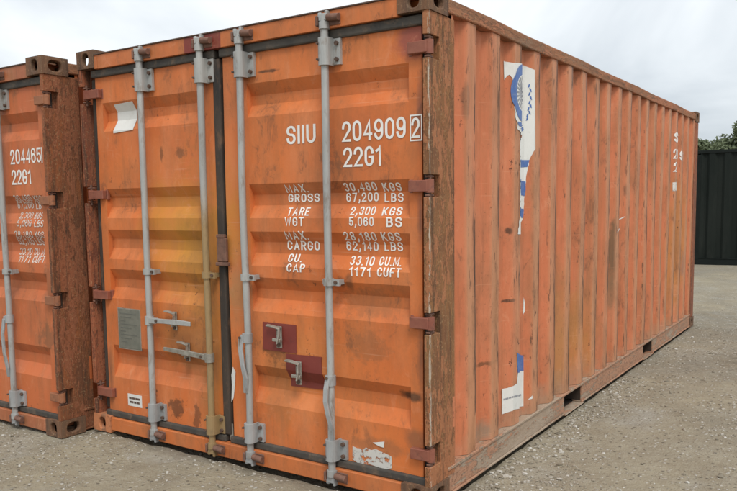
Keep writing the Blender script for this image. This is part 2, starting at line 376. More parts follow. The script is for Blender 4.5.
M['side'] = paint('orange_side_paint', (0.57,0.180,0.082), (0.50,0.150,0.064), (0.59,0.245,0.130), 0.9, 0.6, ridge=True, seed=2.0, rough=0.6, patches=(
    (yz, 2.15, 0.48, 0.55, 0.50, (0.41,0.19,0.05), 0.75, 0.5, 3.0, 0.8),
    (yz, 5.20, 0.95, 0.60, 0.85, (0.46,0.195,0.055), 0.75, 0.45, 3.0, 0.6),
    (yz, 1.75, 0.45, 0.10, 0.70, (0.40,0.20,0.075), 0.6, 0.4, 3.0, 0.6),
    (yz, 1.6, 0.16, 1.9, 0.15, (0.34,0.225,0.145), 0.75, 0.45, 9.0, 0.9),
    (yz, 4.4, 0.16, 1.5, 0.12, (0.34,0.225,0.145), 0.7, 0.45, 9.0, 0.9),
    (yz, 1.32, 1.10, 0.10, 1.0, (0.42,0.215,0.105), 0.55, 0.45, 9.0, 0.8),
    (yz, 2.50, 1.10, 0.12, 0.8, (0.43,0.205,0.09), 0.55, 0.45, 9.0, 0.8),
    (yz, 3.65, 0.80, 0.14, 0.7, (0.43,0.195,0.08), 0.5, 0.45, 9.0, 0.8),
    (yz, 2.94, 1.02, 0.080, 0.30, (0.15,0.088,0.048), 0.95, 0.40, 9.0, 0.5),
    (yz, 2.93, 0.72, 0.050, 0.18, (0.22,0.13,0.07), 0.7, 0.40, 9.0, 0.5),
    (yz, 2.21, 0.99, 0.028, 0.05, (0.10,0.055,0.035), 0.9, 0.25, 22, 0.5),
    (yz, 1.95, 0.66, 0.03, 0.06, (0.10,0.055,0.035), 0.75, 0.3, 22, 0.5),
    (yz, 2.42, 0.60, 0.04, 0.03, (0.10,0.055,0.035), 0.75, 0.4, 22, 0.5),
    (yz, 3.25, 1.48, 0.035, 0.07, (0.13,0.060,0.035), 0.8, 0.3, 22, 0.5),
    (yz, 4.72, 1.92, 0.045, 0.18, (0.12,0.065,0.042), 0.85, 0.35, 9.0, 0.5),
    (yz, 4.70, 0.36, 0.05, 0.15, (0.10,0.055,0.035), 0.8, 0.4, 9.0, 0.5),
    (yz, 5.05, 0.36, 0.05, 0.18, (0.10,0.055,0.035), 0.8, 0.4, 9.0, 0.5),
    (yz, 5.55, 0.72, 0.07, 0.18, (0.24,0.165,0.14), 0.65, 0.4, 9.0, 0.5),
    (yz, 0.62, 0.20, 0.16, 0.07, (0.26,0.20,0.14), 0.7, 0.4, 9.0, 0.7),
    (yz, 0.945, 1.245, 0.026, 0.022, RUST_D, 0.85, 0.3, 22, 0.4),
    (yz, 0.95, 0.86, 0.055, 0.012, RUST_D, 0.85, 0.35, 22, 0.4),
    (yz, 0.66, 0.56, 0.13, 0.015, RUST, 0.8, 0.5, 22, 0.5),
    (yz, 0.77, 0.52, 0.02, 0.10, RUST, 0.8, 0.4, 22, 0.5),
    (yz, 0.40, 1.90, 0.03, 0.10, (0.15,0.07,0.04), 0.75, 0.4, 9.0, 0.5),
    (yz, 1.60, 1.95, 0.035, 0.12, (0.17,0.08,0.045), 0.8, 0.4, 9.0, 0.5),
    (yz, 1.33, 1.92, 0.03, 0.10, (0.18,0.085,0.05), 0.6, 0.4, 9.0, 0.5),
    ))
M['frame'] = paint('orange_frame_paint', (0.60,0.170,0.047), (0.49,0.140,0.043), (0.56,0.22,0.09), 1.0, 0.45, seed=4.0, patches=(
    (xz, -1.375, 2.25, 0.14, 0.12, (0.20,0.034,0.028), 0.95, 0.0, 3.0, 0.06, True),))
M['rail'] = rusty('weathered_top_rail', ((0.23,0.110,0.060),(0.34,0.150,0.078),(0.13,0.075,0.048),(0.26,0.165,0.105)), 1.0, 1, False, True, (0.40,0.155,0.08), 0.35)
M['bottom'] = rusty('dusty_bottom_rail', ((0.34,0.255,0.185),(0.37,0.29,0.22),(0.27,0.20,0.145),(0.40,0.33,0.255)), 3.0, 1, False, True, (0.40,0.20,0.12), 0.25)
M['post'] = rusty('rusty_post', ((0.185,0.082,0.040),(0.29,0.135,0.056),(0.10,0.054,0.031),(0.27,0.172,0.082)), 0.0, 1.0, True, False, (0.38,0.150,0.070), 0.55)
M['lpost'] = rusty('dark_rusty_post', ((0.16,0.066,0.034),(0.28,0.098,0.040),(0.07,0.042,0.028),(0.17,0.105,0.060)), 6.0, 1.0, False, False, (0.29,0.105,0.052), 0.4)
M['mpost'] = rusty('stained_shaded_post', ((0.20,0.068,0.040),(0.27,0.092,0.048),(0.07,0.042,0.030),(0.17,0.088,0.055)), 9.0, 1.0, False, False, (0.34,0.112,0.054), 0.6)  # rust and old paint, colours darkened to carry the shade on the left post
M['cast'] = rusty('rusty_casting', ((0.125,0.070,0.045),(0.20,0.105,0.060),(0.075,0.044,0.030),(0.15,0.098,0.064)), 2.0, 2.2)
M['castp'] = rusty('painted_casting', ((0.40,0.20,0.12),(0.45,0.22,0.13),(0.26,0.13,0.075),(0.42,0.27,0.18)), 8.0, 2.2, False, False, (0.54,0.20,0.085), 0.9)
M['ldoor'] = paint('faded_orange_paint', (0.58,0.160,0.054), (0.51,0.130,0.044), (0.60,0.215,0.095), 1.0, 0.45, seed=11.0, patches=(
    (xz, -0.14, 0.62, 0.10, 0.10, (0.20,0.09,0.045), 0.6, 1.0, 12, 0.5), (xz, -0.10, 0.95, 0.08, 0.16, (0.24,0.10,0.05), 0.5, 1.0, 9, 0.5)))
M['lframe'] = paint('worn_orange_frame', (0.44,0.135,0.055), (0.34,0.115,0.055), (0.40,0.20,0.11), 1.2, 0.9, seed=14.0)
M['bar'] = simple('galvanised_bar', (0.34,0.345,0.335), (0.45,0.455,0.44), 10, 0.52, 0.12, 0.25, (1,1,0.3), (0.19,0.13,0.085), 0.75)
M['barlow'] = simple('grey_scuffed_bar', (0.30,0.31,0.31), (0.42,0.43,0.43), 9, 0.55, 0.12, 0.2, (1,1,0.3), (0.16,0.105,0.065), 0.9)
n = NT('ochre_oversprayed_bar')
_a = n.noise(10, 6, 0.65, n.vec((1,1,0.3))); _c = n.mix(n.rng(_a, 0.35, 0.68), (0.33,0.33,0.315), (0.43,0.43,0.41))
_z = n.mth('ADD', n.xyz()[2], n.mth('MULTIPLY', n.noise(3.0, 4), 0.5))
_c = n.mix(n.rng(_z, 1.85, 1.55, 0, 0.85), _c, (0.32,0.195,0.062))
_c = n.mix(n.rng(n.noise(24, 6, 0.7, n.vec((1,1,0.3), (4,2,7))), 0.54, 0.70, 0, 0.6), _c, (0.15,0.10,0.06))
M['barochre'] = n.finish(_c, 0.55, n.bump(n.noise(60, 4), 0.12, 0.003), 0.1)
M['bolt'] = simple('rusted_bolt', (0.07,0.045,0.035), (0.13,0.075,0.05), 40, 0.8, 0.3)
M['keeper'] = simple('brown_rusty_keeper', (0.13,0.065,0.045), (0.22,0.11,0.075), 30, 0.75, 0.4, 0, (1,1,1), (0.05,0.03,0.02))
M['gasket'] = simple('dusty_rubber_gasket', (0.040,0.037,0.033), (0.085,0.072,0.058), 8, 0.75, 0.15, 0, (1,1,1), (0.18,0.12,0.075), 0.7)
M['vgasket'] = simple('dark_rubber_gasket', (0.026,0.022,0.019), (0.070,0.050,0.036), 6, 0.75, 0.15, 0, (1,1,0.4), (0.19,0.105,0.058), 0.75)
M['lhinge'] = simple('rusty_hinge', (0.26,0.10,0.048), (0.34,0.14,0.065), 14, 0.7, 0.2, 0, (1,1,1), (0.10,0.05,0.035), 0.8)
M['hinge'] = simple('red_oxide_hinge', (0.225,0.068,0.042), (0.29,0.105,0.064), 14, 0.6, 0.2, 0, (1,1,1), (0.11,0.05,0.035), 0.7)
M['maroon'] = simple('maroon_plate', (0.185,0.028,0.020), (0.225,0.042,0.030), 8, 0.55, 0.1, 0, (1,1,1), (0.10,0.03,0.025), 0.5)
M['catch'] = simple('worn_steel_catch', (0.26,0.24,0.20), (0.40,0.38,0.33), 30, 0.45, 0.2, 0.4, (1,1,1), (0.12,0.09,0.06), 0.7)
M['inner'] = simple('dark_channel_paint', (0.14,0.055,0.032), (0.20,0.085,0.048), 8, 0.8, 0.2, 0, (1,1,0.4), (0.05,0.035,0.025), 0.7)
M['pocket'] = simple('dark_pocket_steel', (0.035,0.024,0.018), (0.06,0.04,0.028), 8, 0.9, 0.2)
M['plate'] = simple('grey_data_plate', (0.17,0.175,0.145), (0.23,0.225,0.185), 16, 0.45, 0.2, 0.3, (1,1,1), (0.12,0.12,0.10), 0.5)
M['inkfaint'] = simple('faint_plate_print', (0.11,0.115,0.095), (0.15,0.15,0.125), 20, 0.6, 0.1)
M['sticker'] = simple('white_vinyl', (0.66,0.66,0.63), (0.72,0.72,0.69), 6, 0.5, 0.1, 0, (1,1,1), (0.52,0.49,0.44), 0.5)
M['blue'] = simple('blue_vinyl', (0.055,0.125,0.34), (0.085,0.165,0.40), 12, 0.5, 0.1, 0, (1,1,1), (0.35,0.38,0.45), 0.35)
M['greyprint'] = simple('grey_print', (0.24,0.25,0.28), (0.32,0.33,0.36), 12, 0.5, 0.05)
M['ply'] = simple('brown_plywood_floor', (0.16,0.10,0.06), (0.22,0.15,0.09), 5, 0.8, 0.2)
M['black'] = simple('black_green_paint', (0.009,0.013,0.011), (0.016,0.020,0.017), 2.5, 0.7, 0.1, 0, (1,1,0.3), (0.026,0.029,0.025), 0.5)
M['black2'] = simple('black_green_frame', (0.009,0.012,0.011), (0.014,0.018,0.016), 4, 0.8, 0.1)
for k_ in ('black', 'black2'): M[k_].node_tree.nodes['Principled BSDF'].inputs['Specular IOR Level'].default_value = 0.16
def chipped(name, c, hole):
    n = NT(name); f = n.noise(45, 6, 0.7); g = n.noise(7, 4, 0.6)
    tr = n.t.nodes.new('ShaderNodeBsdfTransparent'); mx = n.t.nodes.new('ShaderNodeMixShader')
    fac = n.rng(n.mth('ADD', n.mth('MULTIPLY', f, 0.6), n.mth('MULTIPLY', g, 0.4)), 0.60-hole, 0.63-hole)
    n.finish(n.mix(n.rng(g, 0.4, 0.7), c, tuple(x*0.85 for x in c)), 0.55)
    n.t.links.new(fac, mx.inputs[0]); n.t.links.new(n.b.outputs[0], mx.inputs[1]); n.t.links.new(tr.outputs[0], mx.inputs[2]); n.t.links.new(mx.outputs[0], n.out.inputs[0])
    return n.m
M['letter'] = chipped('white_stencil_paint', (0.82,0.80,0.76), -0.02)
M['lettersmall'] = chipped('white_small_stencil_paint', (0.86,0.84,0.80), -0.035)
M['letter2'] = chipped('worn_white_stencil_paint', (0.66,0.63,0.58), 0.045)
M['letterleft'] = chipped('faded_white_stencil_paint', (0.70,0.66,0.60), -0.02)
M['stickerworn'] = chipped('flaking_white_vinyl', (0.60,0.58,0.54), 0.075)

# ------------------------------------------------------------------ ground
def ground_h(x, y):
    t = max(0.0, min(1.0, (-2.30 - x)/0.25)); h = -0.030*t*t*(3-2*t)
    far = max(0.0, math.hypot(x+1, y-3) - 7.0)
    h += min(1.0, far/12)*0.05*mnoise.noise(Vector((x*0.11, y*0.11, 0.3)))
    inside = (-CW-0.3 < x < 0.03 and -0.02 < y < CL)
    h += 0.010*mnoise.noise(Vector((x*1.1, y*1.1, 2.0)))*(0.25 if inside else 1.0)
    if abs(x) < 9 and -5 < y < 14: h += 0.008*mnoise.noise(Vector((x*6, y*6, 5.0))) + 0.006*mnoise.noise(Vector((x*15, y*15, 8.0)))
    if -CW+0.17 < x < -0.005 and 0.0 < y < CL: h -= 0.035*min(1, max(0, (y-0.0)/0.05))*min(1, (-0.005-x)/0.03)
    return h - 0.006
def graded(lo, hi, step, far, ratio=1.22):
    a = [lo + i*step for i in range(int(round((hi-lo)/step))+1)]; s = step; x = a[-1]
    while x < far: s *= ratio; x += s; a.append(x)
    s = step; x = a[0]; pre = []
    while x > -far: s *= ratio; x -= s; pre.append(x)
    return pre[::-1] + a
gx = graded(-4.2, 4.2, 0.035, 900); gy = graded(-2.6, 8.0, 0.035, 900)
gv = [(x, y, ground_h(x, y)) for y in gy for x in gx]; nx = len(gx)
gf = [(j*nx+i, j*nx+i+1, (j+1)*nx+i+1, (j+1)*nx+i) for j in range(len(gy)-1) for i in range(nx-1)]
gm = bpy.data.meshes.new('ground'); gm.from_pydata(gv, [], gf)
n = NT('compacted_gravel_dirt')
a = n.noise(0.7, 5, 0.6); b = n.noise(3.5, 7, 0.68); e = n.noise(22, 6, 0.7); v1 = n.vor(38); v2 = n.vor(95); vc = n.vor(38, None, 'Color'); v0 = n.vor(17); v0c = n.vor(17, None, 'Color')
c = n.mix(n.rng(a, 0.35, 0.65), (0.325,0.285,0.202), (0.285,0.258,0.200))
big = n.noise(0.42, 4, 0.6, n.vec((1,1,1), (3.1,1.4,0)), 0.8)
c = n.mix(n.rng(big, 0.46, 0.60, 0, 0.85), c, (0.205,0.188,0.150))
c = n.mix(n.rng(n.noise(1.6, 5, 0.7, n.vec((1,1,1), (7,2,0)), 0.5), 0.52, 0.68, 0, 0.6), c, (0.33,0.318,0.28))
c = n.mix(n.rng(b, 0.40, 0.66, 0, 0.8), c, (0.245,0.208,0.148))
c = n.mix(n.rng(e, 0.50, 0.72, 0, 0.6), c, (0.37,0.338,0.268))
c = n.mix(n.rng(v2, 0.30, 0.05, 0, 0.30), c, (0.38,0.355,0.30))
g = n.xyz()
trk = n.mth('ADD', g[0], n.mth('ADD', n.mth('MULTIPLY', g[1], -0.16), n.mth('MULTIPLY', n.noise(0.5, 2), 0.5)))       # two old wheel tracks running past the container
for t0 in (1.75, 3.35):
    c = n.mix(n.mth('MULTIPLY', n.rng(n.mth('ABSOLUTE', n.mth('SUBTRACT', trk, t0)), 0.34, 0.16), n.rng(b, 0.36, 0.56, 0.2, 0.75)), c, (0.36,0.322,0.24))
c = n.patch(c, (0, 1), 1.15, 4.35, 0.75, 0.55, (0.13,0.112,0.082), 0.8, 0.55, 9.0, 0.8)                                # damp litter
c = n.patch(c, (0, 1), -1.2, -0.02, 1.6, 0.10, (0.15,0.13,0.10), 0.6, 0.4, 9.0, 0.8)                                  # dirt washed off the doors
sp = n.t.nodes.new('ShaderNodeSeparateColor'); n.t.links.new(vc, sp.inputs[0])
c = n.mix(n.mth('MULTIPLY', n.rng(v1, 0.36, 0.28), n.rng(sp.outputs[0], 0.70, 0.80)), c, (0.44,0.42,0.37))
c = n.mix(n.mth('MULTIPLY', n.rng(v1, 0.36, 0.28), n.rng(sp.outputs[1], 0.80, 0.86)), c, (0.16,0.14,0.105))
hh = n.mth('ADD', n.mth('MULTIPLY', b, 0.030), n.mth('MULTIPLY', e, 0.012))
hh = n.mth('ADD', hh, n.mth('MULTIPLY', n.mth('MULTIPLY', n.rng(v1, 0.45, 0.1), n.rng(sp.outputs[0], 0.45, 0.8)), 0.006))
bp = n.bump(n.mth('SUBTRACT', hh, n.mth('MULTIPLY', v2, 0.0025)), 1.0, 1.0)
gm.materials.append(n.finish(c, 0.95, bp, 0, 0.15))
gm.polygons.foreach_set('use_smooth', [True]*len(gm.polygons))
gnd = bpy.data.objects.new('ground', gm); col.objects.link(gnd); tag(gnd, kind='structure')

# loose stones lying on the yard: too many and too small to pick apart
def stone_proto():
    bm = bmesh.new(); bmesh.ops.create_icosphere(bm, subdivisions=1, radius=1.0)
    vs = [v.co.copy() for v in bm.verts]; fs = [tuple(v.index for v in f.verts) for f in bm.faces]; bm.free()
    return vs, fs
PV, PF = stone_proto()
rs = random.Random(21); sv = []; sf = []
def add_stone(x, y, r):
    b = len(sv); rz = rs.random()*6.28; c_, s_ = math.cos(rz), math.sin(rz)
    ax, ay, az = r*rs.uniform(0.8,1.4), r*rs.uniform(0.6,1.0), r*rs.uniform(0.35,0.7)
    h = ground_h(x, y) + az*0.25
    for v in PV:
        j = rs.uniform(0.72, 1.22); px, py, pz = v.x*ax*j, v.y*ay*j, v.z*az*j
        sv.append((x + px*c_ - py*s_, y + px*s_ + py*c_, h + pz))
    sf.extend(tuple(b+i for i in f) for f in PF)
def blocked(x, y):
    return (-CW-0.02 < x < 0.015 and -0.015 < y < CL+0.05) or (-5.0 < x < -2.5 and y > -0.2 and y < 6)
cnt = 0
while cnt < 26000:
    q = rs.random()
    if q < 0.50: x, y = rs.uniform(-4.2, 1.2), rs.uniform(-2.2, 0.2)
    elif q < 0.80: x, y = abs(rs.gauss(0, 0.9)) + 0.03, rs.uniform(-0.3, 6)
    else: x, y = rs.uniform(0, 5.0), rs.uniform(-0.5, 12)
    if blocked(x, y): continue
    dens = mnoise.noise(Vector((x*1.1, y*1.1, 11.0)))*0.5 + 0.5 + 0.35*mnoise.noise(Vector((x*4, y*4, 3.0)))
    if rs.random() > max(0.04, (dens-0.30)*2.2): continue
    r = min(0.016, 0.0030*math.exp(rs.gauss(0.25, 0.55)))
    add_stone(x, y, r); cnt += 1
for _ in range(780):                                       # pale rubble pushed up along the container's base
    y = rs.uniform(0.35, 3.2); add_stone(0.02 + abs(rs.gauss(0.08, 0.13)), y, rs.choice((1,1,1.6))*rs.uniform(0.004, 0.010))
for _ in range(70):
    x, y = rs.uniform(-3.6, 2.6), rs.uniform(-1.4, 4.5)
    if not blocked(x, y): add_stone(x, y, rs.uniform(0.012, 0.024))
sm_ = bpy.data.meshes.new('loose_gravel'); sm_.from_pydata(sv, [], sf)
n = NT('loose_gravel'); gi = n.t.nodes.new('ShaderNodeNewGeometry')
rr = n.t.nodes.new('ShaderNodeValToRGB'); n.t.links.new(gi.outputs['Random Per Island'], rr.inputs[0])
cr = rr.color_ramp; cr.elements[0].color = (0.17,0.15,0.115,1); cr.elements[1].color = (0.58,0.57,0.53,1)
for p, cc in ((0.35,(0.28,0.245,0.185,1)), (0.62,(0.34,0.305,0.245,1)), (0.82,(0.43,0.405,0.355,1)), (0.93,(0.53,0.515,0.47,1))):
    q = cr.elements.new(p); q.color = cc
sm_.materials.append(n.finish(n.mix(n.rng(n.noise(60, 4), 0.3, 0.7, 0, 0.35), rr.outputs[0], (0.20,0.18,0.15)), 0.9, None, 0, 0.2))
go = bpy.data.objects.new('loose_gravel', sm_); col.objects.link(go)
tag(go, 'loose grey and white gravel scattered over the compacted yard', 'gravel', kind='stuff')

# ------------------------------------------------------------------ container pieces
def _arc(cx, cy, rx, ry, a0, a1, n=10):
    return [(cx + rx*math.cos(math.radians(a0+(a1-a0)*i/n)), cy + ry*math.sin(math.radians(a0+(a1-a0)*i/n))) for i in range(n+1)]
_O = _arc(0.5,0.70,0.5,0.30,0,180) + _arc(0.5,0.30,0.5,0.30,180,360) + [(1,0.70)]
_C = _arc(0.5,0.70,0.5,0.30,0,180) + _arc(0.5,0.30,0.5,0.30,180,360)
_P = [(0,0),(0,1),(0.55,1)] + _arc(0.55,0.74,0.45,0.26,80,-80,8) + [(0.5,0.48),(0,0.48)]
GLYPH = {                                                # stencil alphabet: width and strokes in a unit box
 '0': (1,[_O]), 'O': (1,[_O]), 'C': (1,[_C]), 'G': (1,[_C+[(1,0.46),(0.55,0.46)]]),
 'S': (1,[_arc(0.5,0.755,0.5,0.245,0,180)+_arc(0.42,0.755,0.42,0.235,200,262,4)+_arc(0.58,0.255,0.42,0.255,82,20,4)+_arc(0.5,0.245,0.5,0.245,0,-180)]),
 'U': (1,[[(0,1)]+_arc(0.5,0.30,0.5,0.30,180,360)+[(1,1)]]), 'I': (0.05,[[(0.5,0),(0.5,1)]]),
 '1': (0.55,[[(0,0.78),(0.55,0.86),(0.85,1),(0.85,0)]]), '2': (1,[_arc(0.5,0.71,0.5,0.29,180,-25,12)+[(0,0),(1,0)]]),
 '3': (1,[_arc(0.5,0.76,0.46,0.24,165,-80)+_arc(0.5,0.265,0.5,0.265,80,-165)]), '4': (1,[[(0.76,0),(0.76,1),(0,0.27),(1,0.27)]]),
 '5': (1,[[(0.95,1),(0.10,1),(0.05,0.52)]+_arc(0.5,0.32,0.5,0.31,135,-165,12)]),
 '6': (1,[_arc(0.5,0.30,0.5,0.30,180,-180,18),_arc(0.5,0.72,0.5,0.28,10,180)+[(0,0.30)]]), '9': (1,[_arc(0.5,0.70,0.5,0.30,0,360,18),_arc(0.5,0.28,0.5,0.28,190,360)+[(1,0.70)]]),
 '8': (1,[_arc(0.5,0.76,0.44,0.24,270,-90,16),_arc(0.5,0.265,0.5,0.265,90,450,16)]), '7': (1,[[(0,1),(1,1),(0.38,0)]]),
 'A': (1.15,[[(0,0),(0.5,1),(1,0)],[(0.17,0.28),(0.83,0.28)]]), 'B': (1,[[(0,0),(0,1),(0.5,1)]+_arc(0.5,0.76,0.42,0.24,80,-80,8)+[(0.1,0.52)],[(0.1,0.5),(0.5,0.5)]+_arc(0.5,0.26,0.5,0.26,80,-80,8)+[(0,0)]]),
 'E': (0.9,[[(1,1),(0,1),(0,0),(1,0)],[(0,0.52),(0.85,0.52)]]), 'F': (0.9,[[(1,1),(0,1),(0,0)],[(0,0.52),(0.85,0.52)]]),
 'K': (1.05,[[(0,0),(0,1)],[(0.95,1),(0.05,0.38)],[(0.36,0.56),(1,0)]]), 'L': (0.85,[[(0,1),(0,0),(1,0)]]), 'M': (1.35,[[(0,0),(0,1),(0.5,0.2),(1,1),(1,0)]]),
 'P': (1,[_P]), 'R': (1,[_P,[(0.5,0.48),(1,0)]]), 'T': (1,[[(0,1),(1,1)],[(0.5,1),(0.5,0)]]), 'W': (1.5,[[(0,1),(0.25,0),(0.5,0.9),(0.75,0),(1,1)]]),
 'X': (1.1,[[(0,0),(1,1)],[(0,1),(1,0)]]), '.': (0.05,[[(0.5,0),(0.5,0.02)]]), ',': (0.22,[[(0.75,0.12),(0.75,-0.02),(0.0,-0.20)]]), ' ': (0.55,[])}
def text_bm(txt, a0, a1, b0, b1):
    """outlined strokes fitted to the box; the vertex z keeps crossing strokes a hair apart"""
    H_ = 1.0; T = FONT_W; GW = 0.36; gap = T*FONT_SP; x = 0.0; bm = bmesh.new(); quads = []
    for ch in txt:
        wd, strokes = GLYPH[ch]; w_ = GW*wd
        for si, st in enumerate(strokes):
            P = [Vector((x + T/2 + px*w_, T/2 + py*(H_-T))) for px, py in st]
            if len(P) == 2 and (P[0]-P[1]).length < T: P = [Vector((x+T/2, 0)), Vector((x+T/2, T))]
            closed = (P[0]-P[-1]).length < 1e-4; L = []; R = []
            for i, p in enumerate(P):
                a = P[i-1] if i > 0 else (P[-2] if closed else None); b = P[i+1] if i < len(P)-1 else (P[1] if closed else None)
                d0 = (p-a).normalized() if a is not None else (b-p).normalized(); d1 = (b-p).normalized() if b is not None else d0
                n0 = Vector((-d0.y, d0.x)); n1 = Vector((-d1.y, d1.x)); m = n0 + n1
                m = m.normalized() if m.length > 1e-3 else n0
                k = min(1.7, 1.0/max(0.3, m.dot(n0))); e = Vector((0,0))
                if not closed and i == 0: e = -d0*T/2
                if not closed and i == len(P)-1: e = d0*T/2
                if len(P) == 2 and (P[0]-P[1]).length < T*1.2: e = Vector((0,0))
                L.append(p + m*T/2*k + e); R.append(p - m*T/2*k + e)
            for i in range(len(P)-1): quads.append((R[i], R[i+1], L[i+1], L[i], si))
        x += w_ + T + gap
    tot = x - gap; ymx = 1.0
    for q in quads:
        vs = [bm.verts.new((a0 + p.x/tot*(a1-a0), b0 + p.y/ymx*(b1-b0), q[4]*0.0003)) for p in q[:4]]
        bm.faces.new(vs)
    bmesh.ops.remove_doubles(bm, verts=bm.verts[:], dist=1e-6)
    return bm
FONT_W, FONT_SP = 0.13, 1.0

def lay(bm, axis_vals, fn, out=(0,-1,0)):
    """cut a flat (a, b) sheet along the crease lines, then drop it on the surface: fn(a, b) -> xyz"""
    bmesh.ops.triangulate(bm, faces=bm.faces[:])
    for ax, vals in axis_vals:
        nrm = Vector((1,0,0)) if ax == 0 else Vector((0,1,0))
        for v in vals:
            bmesh.ops.bisect_plane(bm, geom=bm.verts[:]+bm.edges[:]+bm.faces[:], plane_co=nrm*v, plane_no=nrm, dist=1e-6)
    for v in bm.verts:
        o_ = v.co.z; v.co = Vector(fn(v.co.x, v.co.y)); v.co += Vector(out)*o_
def finish_bm(bm, name, m, parent, label=None):
    me = bpy.data.meshes.new(name); bm.to_mesh(me); bm.free(); me.materials.append(m)
    o = bpy.data.objects.new(name, me); col.objects.link(o); o.parent = parent
    if label: o['label'] = label
    return o
def poly_bm(polys):
    bm = bmesh.new()
    for p in polys: bm.faces.new([bm.verts.new((a, b, 0)) for a, b in p])
    return bm
CREASE_Z = sorted(z for r in RECESS for z in r)

def casting(parent, x0, y0, z0, sx, sy, top, mat, H):
    """sx, sy: which horizontal faces are the outer ones (+1 / -1)"""
    w_, l_, h_ = 0.162, 0.178, 0.106; x1, y1, z1 = x0+w_, y0+l_, z0+h_; mb = MB()
    fx = x1 if sx > 0 else x0; bx_ = x0 if sx > 0 else x1
    fy = y1 if sy > 0 else y0; by_ = y0 if sy > 0 else y1
    holed_face(mb, (fx, y0, z0), (0,l_,0), (0,0,h_), (sx,0,0), 0.046, 0.032)
    holed_face(mb, (x0, fy, z0), (w_,0,0), (0,0,h_), (0,sy,0), 0.030, 0.036)
    zt, zb = (z1, z0) if top else (z0, z1)
    holed_face(mb, (x0, y0, zt), (w_,0,0), (0,l_,0), (0,0,1 if top else -1), 0.032, 0.060)
    mb.face(((bx_,y0,z0),(bx_,y1,z0),(bx_,y1,z1),(bx_,y0,z1)))
    mb.face(((x0,by_,z0),(x1,by_,z0),(x1,by_,z1),(x0,by_,z1)))
    mb.face(((x0,y0,zb),(x1,y0,zb),(x1,y1,zb),(x0,y1,zb)))
    return mb.build('corner_casting', mat, parent, True, 0.006, 2)

def side_sheet(parent, mat, sgn):
    """corrugated wall; sgn=+1 the wall facing +x at x=0, -1 the opposite one"""
    ys = sorted(set([Y_A-0.02, Y_A, Y_A+0.061] + side_creases() + [Y_B, Y_B+0.02])); nz = 26
    zs = [Z_A + (Z_B-Z_A)*i/nz for i in range(nz+1)]; mb = MB()
    for y in ys:
        for z in zs:
            x = side_x(min(max(y, Y_A), Y_B), z); mb.v.append((x if sgn > 0 else -CW - x, y, z))
    k = nz+1
    for i in range(len(ys)-1):
        for j in range(nz):
            f = (i*k+j, (i+1)*k+j, (i+1)*k+j+1, i*k+j+1)
            mb.f.append(f if sgn > 0 else f[::-1]); mb.sm.append(False); mb.mi.append(0)
    return mb.build('side_wall', mat, parent)

def bottom_rail(parent, mat, sgn):
    mb = MB(); P = [(1.815, 2.172), (3.862, 4.200)]
    X = lambda a: a if sgn > 0 else -CW - a
    def bx(a0, a1, y0, y1, z0, z1): mb.box(min(X(a0),X(a1)), max(X(a0),X(a1)), y0, y1, z0, z1)
    segs = [(0.178, P[0][0]), (P[0][1], P[1][0]), (P[1][1], CL-0.178)]
    for y0, y1 in segs:
        bx(-0.022, -0.010, y0, y1, 0.022, 0.132)           # web
        bx(-0.075, -0.002, y0, y1, 0.010, 0.0218)          # lower flange
    bx(-0.085, -0.004, 0.178, CL-0.178, 0.1322, 0.148)     # upper flange the wall stands on
    for y0, y1 in P:
        bx(-0.075, 0.004, y0-0.012, y1+0.012, 0.004, 0.0098)    # strap under the pocket
    o = mb.build('bottom_rail', mat, parent, False, 0.003)
    for y0, y1 in P:
        d = MB()
        for a0, a1, b0, b1, c0, c1 in ((-0.42,-0.40,y0-0.02,y1+0.02,0.0222,0.1318), (-0.40,-0.0226,y0-0.012,y0-0.001,0.0222,0.1318), (-0.40,-0.0226,y1+0.001,y1+0.012,0.0222,0.1318), (-0.40,-0.0800,y0-0.012,y1+0.012,0.004,0.0098)):
            d.box(min(X(a0),X(a1)), max(X(a0),X(a1)), b0, b1, c0, c1)
        d.build('fork_pocket', M['pocket'], o)
    return o

HINGE_Z = (2.080, 1.478, 0.862, 0.250)
def door_post(parent, mat, sgn, notch=True):
    """door-end corner post; sgn=+1 at x=0, -1 at x=-CW. The outer bar is cut away at each hinge."""
    mb = MB(); X = lambda a: a if sgn > 0 else -CW - a
    def bx(a0, a1, y0, y1, z0, z1): mb.box(min(X(a0),X(a1)), max(X(a0),X(a1)), y0, y1, z0, z1)
    z0, z1 = 0.106, CH-0.106
    cuts = []
    lo = z0
    for hz in sorted(HINGE_Z):
        cuts.append((lo, hz-0.050)); lo = hz+0.050
    cuts.append((lo, z1))
    for a, b in cuts: bx(-0.036, -0.006, 0.004, 0.104, a, b)
    bx(-0.040, -0.0064, 0.1042, 0.178, z0, z1)
    bx(-0.030, -0.0095, 0.1782, 0.252, z0, z1)
    bx(-0.105, -0.0402, 0.085, 0.177, z0, z1)
    return mb.build('corner_post', mat, parent, False, 0.002, 1)
def end_post(parent, mat, sgn):
    mb = MB(); X = lambda a: a if sgn > 0 else -CW - a
    mb.box(min(X(-0.14),X(-0.006)), max(X(-0.14),X(-0.006)), CL-0.175, CL-0.004, 0.106, CH-0.106)
    return mb.build('corner_post', mat, parent, False, 0.01, 2)

